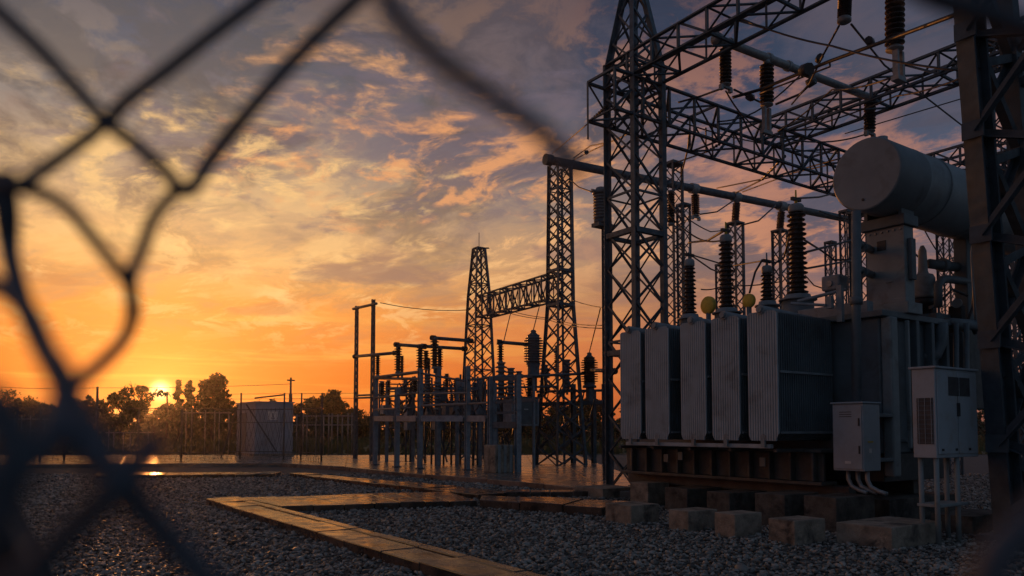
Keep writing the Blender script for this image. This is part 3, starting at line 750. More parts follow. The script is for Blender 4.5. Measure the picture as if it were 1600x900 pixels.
MB().tube([P(1524,500,12.6),P(1521,450,12.6),P(1518,395,12.6),P(1522,370,12.7)],.02,6).build('conduit','column',TR)
for px in (1418,1494,1510): MB().cyl(P(px,505,13.4),P(px,690,13.4),.045,n=10).build('conduit','tank',TR)
for (x0,x1,y0,y1,Y,nm,m_) in ((1500,1518,372,560,14.6,'end_post','tank'),(1436,1526,494,512,14.4,'end_header','tank'),(1440,1524,512,640,14.9,'end_tank','dark'),(1446,1456,480,500,14.2,'valve_body','dark'),(1490,1500,478,500,14.2,'valve_body','dark'),(1462,1474,520,575,13.9,'end_rib','tank'),(1496,1506,520,690,13.8,'end_rib','tank')):
    a = P(x0,y1,Y); b = P(x1,y0,Y); c = (a+b)/2; hx = (b.x-a.x)/2/.82; MB().box(c,V,U,ZU,hx,.12 if nm!='end_tank' else .5,(b.z-a.z)/2).build(nm,m_,TR,bevel=.015)
for px,py in ((1452,476),(1496,474)): MB().lathe(P(px,py,14.1),-V,[(0,.09),(.03,.09)],14).build('hand_wheel','column',TR)
for pts in (((1470,470),(1488,452),(1512,462)),((1430,478),(1442,500),(1470,505)),((1505,520),(1520,480),(1524,420))): MB().tube([P(x,y,14.0) for x,y in pts],.025,6).build('cable','wire',TR)
# marshalling box on the tank end
bx = thing('control_box', 'small grey control box with curved conduits under the thick oil pipe', 'cabinet', T(-.72,.9,.86))
u0, u1, v0, v1, z0, z1 = -.98,-.47,.69,1.15,.875,1.90
tb(u0,u1,v0,v1,z0,z1,'case','cabinet',bx); tb(u0+.02,u1-.02,v0-.016,v0-.001,z0+.03,z1-.03,'door','cabinet',bx,.006)
tb(u0-.02,u1+.02,v0-.03,v1+.02,z1+.001,z1+.03,'roof','cabinet',bx)
for z in (1.62,1.2): tb(u0+.05,u0+.07,v0-.03,v0-.017,z-.06,z+.06,'handle','dark',bx,0)
tb(-.78,-.68,v0-.021,v0-.017,.985,1.025,'plate','plate',bx,0)
for k in range(3): tb(-.80,-.60,v0-.020,v0-.017,1.77-k*.035,1.78-k*.035,'print_line','print',bx,0)
tb(u0-.004,u0-.001,.83,.90,1.15,1.22,'plate','plate',bx,0)
for k in range(3): tb(u0-.02,u0-.001,.80+.05*k,.82+.05*k,1.31,1.33,'knob','yellow',bx,0)
for i,(uu,dv) in enumerate(((-.62,.0),(-.74,.06),(-.93,.0))):
    a = T(uu,.85+dv,.88); MB().tube([a,a-ZU*.14,a-ZU*.24-U*.05,a-ZU*.30-U*.16+V*.02,a-ZU*.33-U*.30],.034,10).build('conduit','cap',bx)
tb(-.9,-.55,v1,1.68,1.7,1.76,'bracket','tank',bx); tb(-.9,-.55,v1,1.68,1.0,1.06,'bracket','tank',bx)
# white cabinet on legs
cc = P(1462,645,9.9); Ou = cc.copy(); Ou.z = 0
t = thing('control_cabinet', 'white double-door cabinet with louvres standing on four pipe legs', 'cabinet', Ou)
def cb(u0,u1,v0,v1,z0,z1,name,m,bevel=.008):
    return MB().box(Ou+U*(u0+u1)/2+V*(v0+v1)/2+ZU*(z0+z1)/2, U, V, ZU, abs(u1-u0)/2, abs(v1-v0)/2, abs(z1-z0)/2).build(name,m,t,bevel=bevel)
cz0, cz1 = Zat(716,9.9), Zat(575,9.9); cw, cl = .30, 1.12
cb(0,cw,0,cl,cz0,cz1,'case','cabinet_white'); cb(-.03,cw+.03,-.03,cl+.03,cz1,cz1+.03,'roof','cabinet_white')
for k in (0,1): cb(-.016,-.001,.03+k*.54,.55+k*.54,cz0+.05,cz1-.04,'door','cabinet_white',.005)
cb(-.04,-.017,.52,.58,1.68,1.86,'handle','dark')
for k in (0,1):
    for q in range(8): cb(-.024,-.017,.32+k*.30,.58+k*.30,cz1-.34+q*.03,cz1-.325+q*.03,'louvre','louvre',0)
    cb(-.020,-.017,.31+k*.30,.59+k*.30,cz1-.35,cz1-.10,'louvre_panel','louvre',0)
cb(.03,.24,-.006,-.001,cz0+.18,cz0+.78,'grille','louvre',0)
for q in range(10): cb(.03,.24,-.012,-.006,cz0+.19+q*.06,cz0+.205+q*.06,'slat','steel',0)
for q in range(3): cb(.05+q*.08,.055+q*.08,-.016,-.012,cz0+.18,cz0+.78,'slat','cabinet',0)
for q in range(3): cb(-.02,-.0165,.1+.36*q,.16+.36*q,cz0+.09,cz0+.12,'latch','dark',0)
for (uu,vv) in ((.04,.06),(.26,.1),(.05,.62),(.25,.75)): MB().cyl(Ou+U*uu+V*vv, Ou+U*uu+V*vv+ZU*cz0, .033, n=12).build('leg','column',t)
cb(.0,.3,.05,.8,.5,.54,'leg_tie','column')
# concrete blocks
BG = 'concrete blocks in front of the transformer'
def block(label, px, py, wu, wv, z1, m='concrete'):
    p = G(px,py); c = p+U*wu/2+V*wv/2
    q = Quaternion((0,0,1), random.uniform(-.06,.06)); z1 = z1*.92+random.uniform(-.02,.02)
    o = MB().box(c+ZU*(z1/2-.03), q@U, q@V, ZU, wu/2*random.uniform(.95,1.05), wv/2, z1/2+.03).build('concrete_block', m, None, origin=p, bevel=.012)
    return tag(o, label, 'block', BG)
block('low concrete block below the second radiator, leftmost of the front row', 987,821, .62,.62,.33)
block('stained concrete block second from left in the front row', 1077,832,.40,.62,.34)
block('concrete block third from left in the front row', 1151,842,.38,.55,.36)
block('clean tan concrete block nearest the camera under the last radiator', 1245,854,.42,.62,.36)
block('long pale concrete block under the control box and cabinet', 1392,861,.72,1.25,.33)
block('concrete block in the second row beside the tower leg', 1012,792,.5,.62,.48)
block('dark concrete block in the second row above the second front block', 1075,803,.55,.9,.50, 'concrete_shaded')
block('dark concrete block in the second row behind the third front block', 1142,815,.5,.95,.52, 'concrete_shaded')
block('dark concrete block in the second row behind the tan block', 1225,826,.55,.95,.54, 'concrete_shaded')
block('dark concrete block in the second row left of the cabinet legs', 1310,834,.55,.95,.54, 'concrete_shaded')
block('long concrete footing under the front leg of the tall tower', 942,780,1.0,1.0,.26)
block('wide dark plinth behind the cabinet legs', 1520,838,.6,1.2,.3, 'concrete_shaded')
o = MB().box(T(2,2.6,.2),U,V,ZU,2.9,1.1,.2).build('transformer_plinth','concrete_shaded',None,origin=T(2,2.6,0)); tag(o,'wide low concrete plinth in shadow beneath the transformer','plinth')
# ================================================================== SWITCHGEAR ROW
def Hpost(t, px, pyb, pyt, w=.15, m='steel_pale'):
    b = G(px,pyb,.15); Y = b.y; zt = Zat(pyt,Y); bar(t,'post',b,b+ZU*(zt-.15),w,m,'h',ref=V)
    MB().box(b+ZU*.02,U,V,ZU,w*.85,w*.85,.02).build('base_plate','steel',t); return b, zt
t = thing('switch_frame', 'blue-grey steel frame of the long switch row with thick waist beam', 'frame', G(656,732))
FP = {}
for px, pb_, pt_ in ((586,726.5,590),(620,730,606),(656,732.5,578),(730,735,572),(766,737,588)): FP[px] = Hpost(t, px, pb_, pt_)
keys = [586,620,656,730,766]
def onpost(px, py): b, zt = FP[px]; return P(px, py, b.y)
for a, b in zip(keys[:-1], keys[1:]):
    pa_, pb_ = onpost(a,654), onpost(b,654); d = (pb_-pa_).normalized()
    bar(t,'waist_beam',pa_+d*.12,pb_-d*.12,.20,'steel_pale','h')
for (a,ya,b,yb,w) in ((586,622,620,618,.08),(620,618,656,613,.08),(586,640,620,638,.07),(620,638,656,636,.05),(656,615,730,614,.07),(656,634,730,631,.09),(730,631,766,629,.07),(586,590,656,581,.12),(586,591,656,592,.10),(656,583,730,596,.08),(730,594,766,590,.08)):
    bar(t,'rail',onpost(a,ya),onpost(b,yb),w,'pipe_rail' if w in (.09,.07) else 'steel','round')
t2 = thing('switch_frame', 'rear steel frame of the switch row seen between the front posts', 'frame', G(684,727))
rear = []
for px, pb_, pt_ in ((604,722,596),(645,723,598),(684,727,572),(714,728,590),(750,728,592)):
    b = G(px,pb_,.15); zt = Zat(pt_,b.y); bar(t2,'post',b,b+ZU*(zt-.15),.11 if px!=684 else .18,'steel_pale','h',ref=V); rear.append((px,b))
for (x0,b0),(x1,b1) in zip(rear[:-1],rear[1:]):
    for yy, w in ((652,.2),(607,.12),(627,.06)): bar(t2,'beam',P(x0,yy,b0.y),P(x1,yy,b1.y),w,'steel','h' if w>.1 else 'round')
for (x0,b0),(x1,b1) in zip(rear[:-1],rear[1:]):
    bar(t2,'brace',P(x0,660,b0.y),P((x0+x1)/2,722,b0.y),.07); 
# bay right: frame with cabinet, and lattice legs
t3 = thing('switch_frame', 'steel frame of the right bay around the hanging breaker cabinet', 'frame', G(809,738))
b8 = G(809,738,.15); Hb = []
for px, pb_, pt_, w in ((772,737,598,.2),(809,738.5,586,.26),(834,731,590,.12)): 
    b = G(px,pb_,.15); bar(t3,'post',b,b+ZU*(Zat(pt_,b.y)-.15),w*.65,'steel_pale','h',ref=V); Hb.append((px,b))
def ob(i,py): return P(Hb[i][0],py,Hb[i][1].y)
for yy,w in ((664,.2),(645,.08),(628,.10),(592,.12)): bar(t3,'beam',ob(0,yy),ob(1,yy),w,'steel','h')
for yy,w in ((625,.12),(588,.1)): bar(t3,'beam',ob(1,yy),ob(2,yy),w,'steel','h')
bar(t3,'rail',onpost(766,590),P(912,584,30),.1,'steel','round'); bar(t3,'rail',onpost(766,606),P(870,604,30),.08,'steel','round')
for a,b in (((838,662),(872,716)),((872,662),(836,716)),((880,700),(925,660)),((925,716),(880,664))): bar(t3,'brace',P(*a,30.5),P(*b,30.5),.08)
for px in (896,928,945):
    b = P(px,725,31); b.z = .15; bar(t3,'post',b,b+ZU*(Zat(600 if px!=928 else 610,31)-.15),.16,'steel','h')
bar(t3,'beam',P(838,632,30.8),P(948,628,31),.16,'steel','h'); bar(t3,'beam',P(838,612,30.8),P(948,610,31),.10,'steel','h')
def clutter(t, x0, x1, y0, y1, Y0, Y1, n):
    for k in range(n):
        xa = random.uniform(x0,x1); Y = Y0+(Y1-Y0)*(xa-x0)/(x1-x0)+random.uniform(-.6,.6); ya = random.uniform(y0,y1); w = random.uniform(-22,22); h = random.uniform(10,34)
        a = P(xa,ya,Y); b = P(xa+w,ya+h,Y+random.uniform(-.5,.5)); m_ = a.lerp(b,.5)+Vector((0,0,random.uniform(-.35,.1))); MB().tube([a,a.lerp(m_,.5)-ZU*.05,m_,m_.lerp(b,.5)-ZU*.06,b],random.choice((.025,.03,.045)),5).build('cable','wire',t)
clutter(t,596,760,588,640,33,28,40); clutter(t2,600,750,596,690,34,30,34); clutter(t3,775,940,586,690,28.5,31,44)
for xa,ya in ((603,640),(612,648),(628,612),(657,606),(690,618),(722,606),(733,640),(684,662),(640,666),(640,642),(672,646),(700,640),(712,646),(748,640)):
    Y = 33-(xa-600)/150*4; c = P(xa,ya,Y); MB().box(c,U,V,ZU,.16,.2,random.uniform(.15,.3)).build('mechanism_box','steel_pale',t2,bevel=.02)
for xa,y0,y1 in ((592,600,726),(634,590,729),(641,598,722),(664,585,727),(674,590,729),(693,596,724),(705,600,726),(719,585,724),(739,598,730),(746,588,726),(758,596,733)):
    Y = 33.4-(xa-590)/170*4.6; a = P(xa,y1,Y); a.z = .16; z_ = Zat(y0,Y); MB().cyl(a,Vector((a.x,a.y,z_)),.045,n=6).build('rod','steel',t2)
for ya,yb in ((600,602),(612,611),(626,628),(644,643),(668,668)):
    bar(t2,'crossbar',P(594,ya,34),P(760,yb,29.6),.06,'steel','round')
for k in range(14):
    xa = 596+k*12.2; Y = 33.6-(xa-590)/170*4.6; yb = random.choice((612,622,640)); yt = yb-random.uniform(18,30)
    MB().lathe(P(xa,yb,Y), ZU, sum([[(q_*.075,.06),(q_*.075+.02,.06),(q_*.075+.03,.13),(q_*.075+.05,.13),(q_*.075+.07,.06)] for q_ in range(int((yb-yt)*Y/F/.075))],[]), 9).build('support_insulator','porcelain_grey' if k%3==0 else 'porcelain',t2)
# breaker cabinet
c = P(814,644,28.6)
t = thing('breaker_cabinet', 'dark blue breaker cabinet slung in the right bay frame', 'cabinet', c)
MB().box(c,U,V,ZU,.30,.62,.52).build('case','steel_pale',t,bevel=.03); MB().box(c+ZU*.54,U,V,ZU,.36,.70,.03).build('roof','tank',t)
MB().box(c-V*.0-U*.31,V,ZU,U,.54,.44,.012).build('door','tank',t,bevel=.01); MB().box(c-U*.33+V*.0+ZU*.1,V,ZU,U,.09,.02,.006).build('plate','plate',t)
c = P(782,642,28.9); t = thing('breaker_tank','small ribbed grey tank beside the hanging breaker cabinet','tank',c)
for k in range(3): MB().box(c+V*(.13*k-.15)-U*.28,V,U,ZU,.035,.03,.40).build('rib','steel',t)
MB().lathe(c-ZU*.42,ZU,[(0,.26),(.05,.30),(.8,.30),(.85,.24)],16).build('body','steel',t)
p = G(788,739,.15); t = thing('concrete_pedestal','pale fluted concrete pedestal under the breaker cabinet','pedestal',p)
MB().box(p+ZU*.44+U*.3,U,V,ZU,.34,.36,.44).build('body','concrete',t,bevel=.04)
for k in (-1,0,1): MB().box(p+ZU*.44-U*.045+V*.22*k,V,ZU,U,.05,.43,.02).build('flute','column',t,bevel=.01)
# insulators of the row: (label, px, ybottom, ytop, Y, radius)
IG = 'post insulators on the switch frames'
row = [('slim post insulator at the left end of the switch row',590,588,553,33.3,.13,'porcelain'),
 ('tall post insulator left of centre joined to the first upper arm',622,583,540,31,.17,'porcelain'),
 ('thin insulator touching the right side of the first tall one',628,583,556,31.2,.10,'porcelain'),
 ('post insulator on the second front post under the upper arm',656.5,578,538,29.8,.17,'porcelain'),
 ('short insulator between the two thickest posts of the row',665.5,578,548,30.2,.15,'porcelain'),
 ('small insulator half hidden between the row centre insulators',670,580,560,30.6,.10,'porcelain'),
 ('tallest post insulator of the row, topped by the highest arm',679,576,528,29.2,.18,'porcelain'),
 ('post insulator right beside the tallest one of the row',687,577,542,29.6,.14,'porcelain'),
 ('low insulator in the sunset gap left of the second post',597,622,596,33,.16,'porcelain'),
 ('low stubby insulator over the rail near the left end',607,616,594,32.5,.13,'porcelain'),
 ('low insulator on the rear rail before the centre post',648,614,592,31,.15,'porcelain'),
 ('low insulator hanging at the centre of the row, grey',668,636,584,29.9,.20,'porcelain_grey'),
 ('grey ribbed insulator on the thick rear post',683,640,596,29.3,.20,'porcelain_grey'),
 ('small insulator at the right end of the rear beam',698,606,584,30,.13,'porcelain'),
 ('low insulator right of centre under the drooping rail',712,622,592,30.5,.13,'porcelain'),
 ('slim post insulator under the left end of the right arm',782,565,538,28.8,.14,'porcelain'),
 ('grey insulator on the breaker cabinet, leftmost of three',783,622,566,28.7,.24,'porcelain_grey'),
 ('grey insulator on the breaker cabinet, middle of three',798,622,575,28.5,.22,'porcelain_grey'),
 ('grey insulator on the breaker cabinet, rightmost of three',811,620,580,28.6,.18,'porcelain_grey'),
 ('dark insulator between breaker cabinet and slender tower',827,622,588,29,.16,'porcelain'),
 ('narrow black insulator touching the big flared insulator',826,573,545,29.6,.11,'porcelain'),
 ('insulator seen through the left leg of the slender tower',851,615,570,31.4,.24,'porcelain_grey'),
 ('insulator seen through the right leg of the slender tower',886,610,562,31.4,.22,'porcelain_grey'),
 ('dark insulator seen low inside the slender tower',870,590,540,32,.13,'porcelain')]
ITOP = {}
for lab,px,yb,yt,Y,r,m in row:
    a, b = P(px,yb,Y), P(px,yt,Y); b.x = a.x; insulator(lab,a,b,r,m,group=IG,n=12); ITOP[px] = b
    bar(bpy.data.objects[[o.name for o in COL.objects if o.get('label') == lab][-1]],'stem',a-ZU*.18,a,.10,'steel','round')
# big flared insulators
for lab,px,yb,yt,Y,r,sk in (('large ribbed insulator with flared base left of the slender tower',833.5,590,517,29,.37,True),('large ribbed insulator standing right of the slender tower',921,606,552,30,.34,False)):
    p = P(px,yb,Y); z = lambda y: Zat(y,Y)-p.z; tt = thing('large_insulator',lab,'insulator',p,'large ribbed insulators')
    yc = yb-(23 if sk else 8); n = 11; st = (z(yt+6)-z(yc))/n; prof = []
    for k in range(n):
        zz_ = z(yc)+k*st; rk = r*(1 if k < n-2 else .85-.2*(k-n+2)); prof += [(zz_,r*.62),(zz_+st*.4,r*.62),(zz_+st*.5,rk),(zz_+st*.7,rk),(zz_+st*.9,r*.62)]
    MB().lathe(p,ZU,prof,20).build('porcelain','porcelain_grey' if sk else 'porcelain',tt)
    MB().lathe(p,ZU,[(0,r*.8),(.08,r*.8),(.12,r*.6),(z(yc)*.7,r*.62),(z(yc),r*.75)],20).build('base','steel',tt)
    MB().lathe(p+ZU*z(yt+6),ZU,[(0,r*.5),(.05,r*.35),(.09,r*.25),(.12,r*.32),(.18,r*.2)],14).build('cap','steel',tt)
    MB().box(p-ZU*.25,U,V,ZU,.1,.1,.26).build('pedestal','steel',tt); ITOP[px] = p+ZU*(z(yt+6)+.18)
# bus arms
def arm(label, a, b, r=.07):
    t = thing('bus_tube', label, 'bus tube', a, 'short bus tubes of the switch row')
    MB().cyl(a,b,r,n=10).build('tube','steel',t); d = (Vector(b)-Vector(a)).normalized()
    for e in (a,b): MB().cyl(Vector(e)-d*.1,Vector(e)+d*.1,r*1.5,n=10).build('clamp','dark',t)
arm('horizontal bus arm leading from portal mast to the leftmost insulator', P(555,557,35), P(617,551.5,32))
arm('bus arm along the top of the centre insulators', P(620,538.5,31), P(662,541.5,30))
arm('highest bus arm running to the pointed tower', P(677,528,29.2), P(735,532.5,31))
arm('bus arm under the highest one, ending at the pointed tower', P(662,541,30), P(726,545,31))
arm('bus arm feeding the large flared insulator', P(780,534.5,28.8), P(828,538.5,29))
arm('low bus arm reaching right from the large insulator to the tall tower', P(922,578,30), P(960,580,24))
# ================================================================== KIOSK
k0 = G(398,718); KH = Zat(629,k0.y)
t = thing('equipment_kiosk','grey corrugated metal kiosk with white warning sign behind the yard fence','kiosk',k0)
lu, lv = 3.4, 1.95
def kb(u0,u1,v0,v1,z0,z1,name,m,bevel=0):
    return MB().box(k0+U*(u0+u1)/2+V*(v0+v1)/2+ZU*(z0+z1)/2,U,V,ZU,abs(u1-u0)/2,abs(v1-v0)/2,abs(z1-z0)/2).build(name,m,t,bevel=bevel)
kb(-.06,lu+.06,-.06,lv+.06,.0,.28,'plinth','concrete'); kb(0,lu,0,lv,.28,KH,'wall','kiosk'); kb(-.07,lu+.07,-.07,lv+.07,KH,KH+.07,'roof','kiosk',.01)
for k in range(9): kb(-.025,-.001,.10+k*.21,.17+k*.21,.30,KH-.02,'rib','kiosk')
for k in range(14): kb(.08+k*.24,.17+k*.24,-.025,-.001,.30,KH-.02,'rib','kiosk')
kb(1.5,2.3,-.04,-.026,.35,2.4,'door','tank'); 
sg = kb(-.045,-.026,.62,1.12,KH-.88,KH-.44,'sign','sign')
sc = k0-U*.047+V*.88+ZU*(KH-.66); s = MB()
s.box(sc+ZU*.02,V,ZU,U,.015,.10,.002).box(sc-ZU*.08+V*.04,(V*.7-ZU*.7),ZU,U,.06,.015,.002).box(sc-ZU*.08-V*.04,(V*.7+ZU*.7),ZU,U,.06,.015,.002).box(sc-ZU*.15,V,ZU,U,.10,.01,.002)
s.build('sign_print','print',sg)
# far poles
for px,pt_,Y,lab in ((150,604,62,'plain dark service pole left of the setting sun'),(453,590,70,'pole with small crossarm rising behind the kiosk')):
    b = P(px,690,Y); b.z = 0; tt = thing('service_pole',lab,'pole',b); MB().cyl(b,b+ZU*Zat(pt_,Y),.13,.09,n=8).build('shaft','fence',tt)
    if px == 453: MB().box(b+ZU*(Zat(pt_,Y)-.25),V,U,ZU,.35,.06,.06).build('crossarm','fence',tt); MB().cyl(b+ZU*4,b+ZU*4.8,.16,n=10).build('canister','fence',tt)
# perimeter fence
t = thing('perimeter_fence','thin post and wire yard fence running across in front of the kiosk','fence',G(300,719))
fp = [(-70,722),(-10,722),(25,721),(62,721),(100,720),(150,720),(215,720),(283,720),(375,717),(443,718),(470,719),(502,721)]
FPT = []
for px,pb_ in fp:
    b = G(px,pb_,.15); zt = Zat(614 if px>283 else 640,b.y); FPT.append((b,zt)); MB().cyl(b,Vector((b.x,b.y,zt)),.045 if px in(283,502,100) else .04,n=6).build('post','fence',t)
for (a,za),(b,zb) in zip(FPT[:-1],FPT[1:]):
    for zz_,r in ((2.45,.022),(1.85,.016),(.5,.022)): MB().cyl(Vector((a.x,a.y,zz_)),Vector((b.x,b.y,zz_)),r,n=5).build('rail','fence',t)
s = MB()
for (a,za),(b,zb) in zip(FPT[:-1],FPT[1:]):
    n = max(2,int((b-a).length/.22))
    for k in range(n):
        p = a.lerp(b,k/n); q = a.lerp(b,min(1,(k+3)/n)); 
        s.box(Vector(((p.x+q.x)/2,(p.y+q.y)/2,1.3)),(q-p+ZU*2.3).normalized(),Vector((0,1,0)),ZU.cross(Vector((0,1,0))),1.25,.006,.006)
        s.box(Vector(((p.x+q.x)/2,(p.y+q.y)/2,1.3)),(q-p-ZU*2.3).normalized(),Vector((0,1,0)),ZU.cross(Vector((0,1,0))),1.25,.006,.006)
stuff(s.build('mesh_wire','fence',t))
for a_,b_ in (((385,632),(432,706)),((372,632),(345,716)),((690/5+260,622),(443,617))): bar(t,'brace',P(*a_,37),P(*b_,37),.07,'fence','round')
for z in (3.05,3.3):
    a,b = P(283,640,39),P(560,640,37.5); MB().tube([Vector((-16.5,39,z)),Vector((a.x,a.y,z)),Vector((b.x,b.y,z))],.012,4).build('strand','fence',t)
# pipe barriers beyond
def barrier(label, x0, x1, Y, ys, px_posts):
    t = thing('pipe_barrier',label,'barrier',P((x0+x1)/2,690,Y),'pipe barriers beyond the yard')
    for y_ in ys: bar(t,'rail',P(x0,y_,Y),P(x1,y_,Y),.07,'pipe_rail','round')
    for px in px_posts:
        a = P(px,ys[0]-random.uniform(0,6),Y); MB().cyl(Vector((a.x,Y,.02)),a,.035,n=7).build('post','pipe_rail',t)
barrier('bright pipe barrier with many stubs right of the kiosk',456,552,46,(650,664),(464,474,480,494,506,514,519,528,535,544,550))
barrier('pale pipe rail left of the kiosk below the round tree',284,362,46,(645,),(284,291,300,321,336,343,358))
barrier('dim pipe rail at the far left under the bare trees',-20,78,46,(655,674),(2,22,34,48,70))
barrier('low pipe rail under the sunset at the left',165,240,50,(676,),(170,178,193,204,216,232))
# ================================================================== TREES
def leaves(centres, radii, n, size):
    k = rng.integers(0,len(centres),n); d = rng.normal(size=(n,3)); d /= np.linalg.norm(d,axis=1)[:,None]
    rr = radii[k][:,None]*rng.uniform(.35,1.05,n)[:,None]**.7
    c = centres[k]+d*rr*np.array([1,1,.8]); s = size*rng.uniform(.5,1.3,n)[:,None]
    a = rng.normal(size=(n,3)); a /= np.linalg.norm(a,axis=1)[:,None]; b = np.cross(a,rng.normal(size=(n,3))); b /= np.linalg.norm(b,axis=1)[:,None]
    v = np.stack([c-a*s,c-b*s*.55,c+a*s,c+b*s*.55],1).reshape(-1,3); return v, np.arange(4*n).reshape(-1,4)
def branch_mb(s, p, d, ln, r, depth, spread, tips):
    q = p+d*ln; mid = p+d*ln*.5+Vector((random.gauss(0,1),random.gauss(0,1),random.gauss(0,.5)))*ln*.06
    s.tube([p,mid,q],[r,r*.85,r*.65],5)
    if depth == 0: tips.append(q); return
    for _ in range(random.choice((2,3,3))):
        nd = (d+Vector((random.gauss(0,spread),random.gauss(0,spread),random.gauss(.12,spread*.6)))).normalized()
        branch_mb(s,q,nd,ln*random.uniform(.6,.85),r*.6,depth-1,spread,tips)
def tree(label, px, ptop, wpx, Y, kind, n=2600):
    b = P(px,690,Y); b.z = 0; h = Zat(ptop,Y); w = wpx*Y/F
    t = thing('tree',label,'tree',b,'trees along the far side of the yard'); s = MB(); tips = []
    if kind == 'bare':
        branch_mb(s,b,Vector((0,0,1)),h*.24,.18,5,.42,tips); s.build('trunk','bark',t)
        tp = np.array([tuple(p) for p in tips]); v,f = leaves(tp,np.full(len(tp),.3),260,.16); npobj('crown',v,f,'leaf',t,b); return
    if kind == 'palm':
        s.tube([b,b+Vector((.15,0,h*.5)),b+Vector((0,0,h*.86))],[.16,.13,.11],6); s.build('trunk','bark',t)
        vs=[]
        m = MB(); c = b+ZU*h*.86
        for k in range(34):
            a = random.uniform(0,2*PI); e = random.uniform(-.5,1.1); L_ = w*.62*random.uniform(.6,1.0); p0=c; dd=Vector((math.cos(a),math.sin(a),0)); pr=None
            for j in range(5):
                q=j/4; p=c+dd*L_*q*math.cos(e*.6)+ZU*(L_*(math.sin(e)*q-.55*q*q)); wd=.16*(1-q*.8); sd=Vector((-dd.y,dd.x,0))*wd
                if pr: m.add([pr[0],pr[1],p+sd-ZU*.05,p-sd-ZU*.05],[(0,1,2,3)])
                pr=(p-sd,p+sd)
        m.build('crown','leaf',t); return
    trunk = h*(.30 if kind != 'tall' else .22)
    branch_mb(s,b,Vector((random.gauss(0,.06),0,1)).normalized(),trunk,.2,4 if kind in('broad','wispy') else 2,.42,tips); s.build('trunk','bark',t)
    nb = {'broad':30,'round':30,'tall':14,'hedge':26,'wispy':14}[kind]; n = int(n*1.5); cs=[]; rs=[]
    for k in range(nb):
        if kind == 'tall': q=k/(nb-1); cs.append((b.x+random.gauss(0,w*.16)*(1.15-q),b.y+random.gauss(0,w*.2),h*(.28+.68*q))); rs.append(w*.40*(1.1-.6*q))
        elif kind == 'round': 
            a=random.uniform(0,2*PI); q=random.uniform(-1,1); x=math.sqrt(1-q*q)*random.uniform(.5,1); cs.append((b.x+w*.36*x*math.cos(a),b.y+w*.36*x*math.sin(a),h*.60+q*h*.34)); rs.append(w*.20)
        elif kind == 'hedge': cs.append((b.x+random.uniform(-.5,.5)*w,b.y+random.gauss(0,1),h*random.uniform(.08,.90))); rs.append(h*.2)
        elif kind == 'wispy': cs.append((b.x+random.gauss(0,w*.26),b.y+random.gauss(0,w*.2),h*random.uniform(.45,.93))); rs.append(w*.17)
        else: 
            x=random.uniform(-1,1); cs.append((b.x+x*w*.42,b.y+random.gauss(0,w*.2),h*random.uniform(.22,.94-.26*abs(x)**1.6))); rs.append(w*.135)
    rs = [r_*(random.uniform(.75,1.3) if kind in('tall','round') else random.uniform(.5,1.35)) for r_ in rs]; v,f = leaves(np.array(cs),np.array(rs),n,.23 if kind!='wispy' else .18); v[:,2] = np.maximum(v[:,2],.05)
    npobj('crown',v,f,'leaf',t,b)
TL = [('bare twiggy tree at the far left edge',22,592,62,92,'bare',0),('second bare tree with fanned twigs right of the first',66,600,54,95,'bare',0),
 ('dense dark tree filling the left edge below the bare crowns',10,612,90,100,'broad',3000),('dark broad tree behind the bare trees',58,622,70,104,'broad',2600),
 ('low dark tree behind the thick fence wire knot',108,622,70,98,'broad',2600),('feathery low tree left of the service pole',132,614,40,90,'wispy',700),
 ('broad spreading tree with sky gaps left of the sun',187,605,74,92,'broad',2200),('wispy tree with flat top beside the sun',220,593,44,96,'wispy',1000),
 ('small palm silhouetted against the sun',259,602,14,108,'palm',0),('thin tall tree just right of the sun',277,593,16,98,'tall',700),
 ('second thin tree right of the sun with narrow top',294,594,22,96,'tall',900),('round-headed tall tree between sun and kiosk',333,585,56,96,'round',3200),
 ('bushy low tree left of the kiosk roof',362,618,36,98,'broad',1400),('low bush showing over the kiosk roof',418,620,46,102,'broad',1400),
 ('dark hedge-like tree under the sun',240,632,90,110,'hedge',3500),('dark hedge-like tree below the round-headed tree',318,640,90,108,'hedge',3500),
 ('dark hedge-like tree behind the spreading tree',165,636,80,112,'hedge',3000),('dark hedge-like tree at the far left',60,640,150,114,'hedge',4000),
 ('dark hedge-like tree behind the kiosk',400,642,90,112,'hedge',3000),
 ('largest green tree right of the kiosk',512,606,82,92,'broad',3800),('shorter dense tree between kiosk and largest tree',475,622,54,94,'broad',2400),
 ('low tree seen through the portal mast',566,634,60,98,'broad',2200),('low tree behind the left end of the switch row',610,640,70,100,'hedge',2600),
 ('low tree behind the centre of the switch row',668,638,70,100,'hedge',2600),('low tree behind the base of the pointed tower',730,630,74,98,'hedge',2800),
 ('low tree behind the breaker cabinet',796,636,80,100,'hedge',2800),('low tree behind the base of the slender tower',868,628,80,96,'hedge',3000),
 ('dark tree left of the base of the tall tower',930,618,64,90,'broad',2600),('dark tree right behind the base of the tall tower',1010,632,90,96,'hedge',2600),
 ('far dark tree glimpsed between cabinet and right tower',1545,640,110,96,'hedge',2600),('dark tree beyond the left edge of the yard',-60,615,110,98,'broad',2800)]
for a in TL: tree(*a)
nw = 26000; xw = rng.uniform(-150,150,nw); hw_ = 3.6+1.3*np.sin(xw*.21)+.9*np.sin(xw*.63+1)+.5*np.sin(xw*1.9)
cw_ = np.stack([xw,rng.uniform(126,134,nw),rng.uniform(0,1,nw)*hw_],1); aw = rng.normal(size=(nw,3))*.28; bw_ = rng.normal(size=(nw,3))*.28
o = stuff(npobj('distant_wood', np.stack([cw_-aw,cw_-bw_,cw_+aw,cw_+bw_],1).reshape(-1,3), np.arange(4*nw).reshape(-1,4), 'leaf')); o['label'] = 'dark line of far scrub along the horizon'
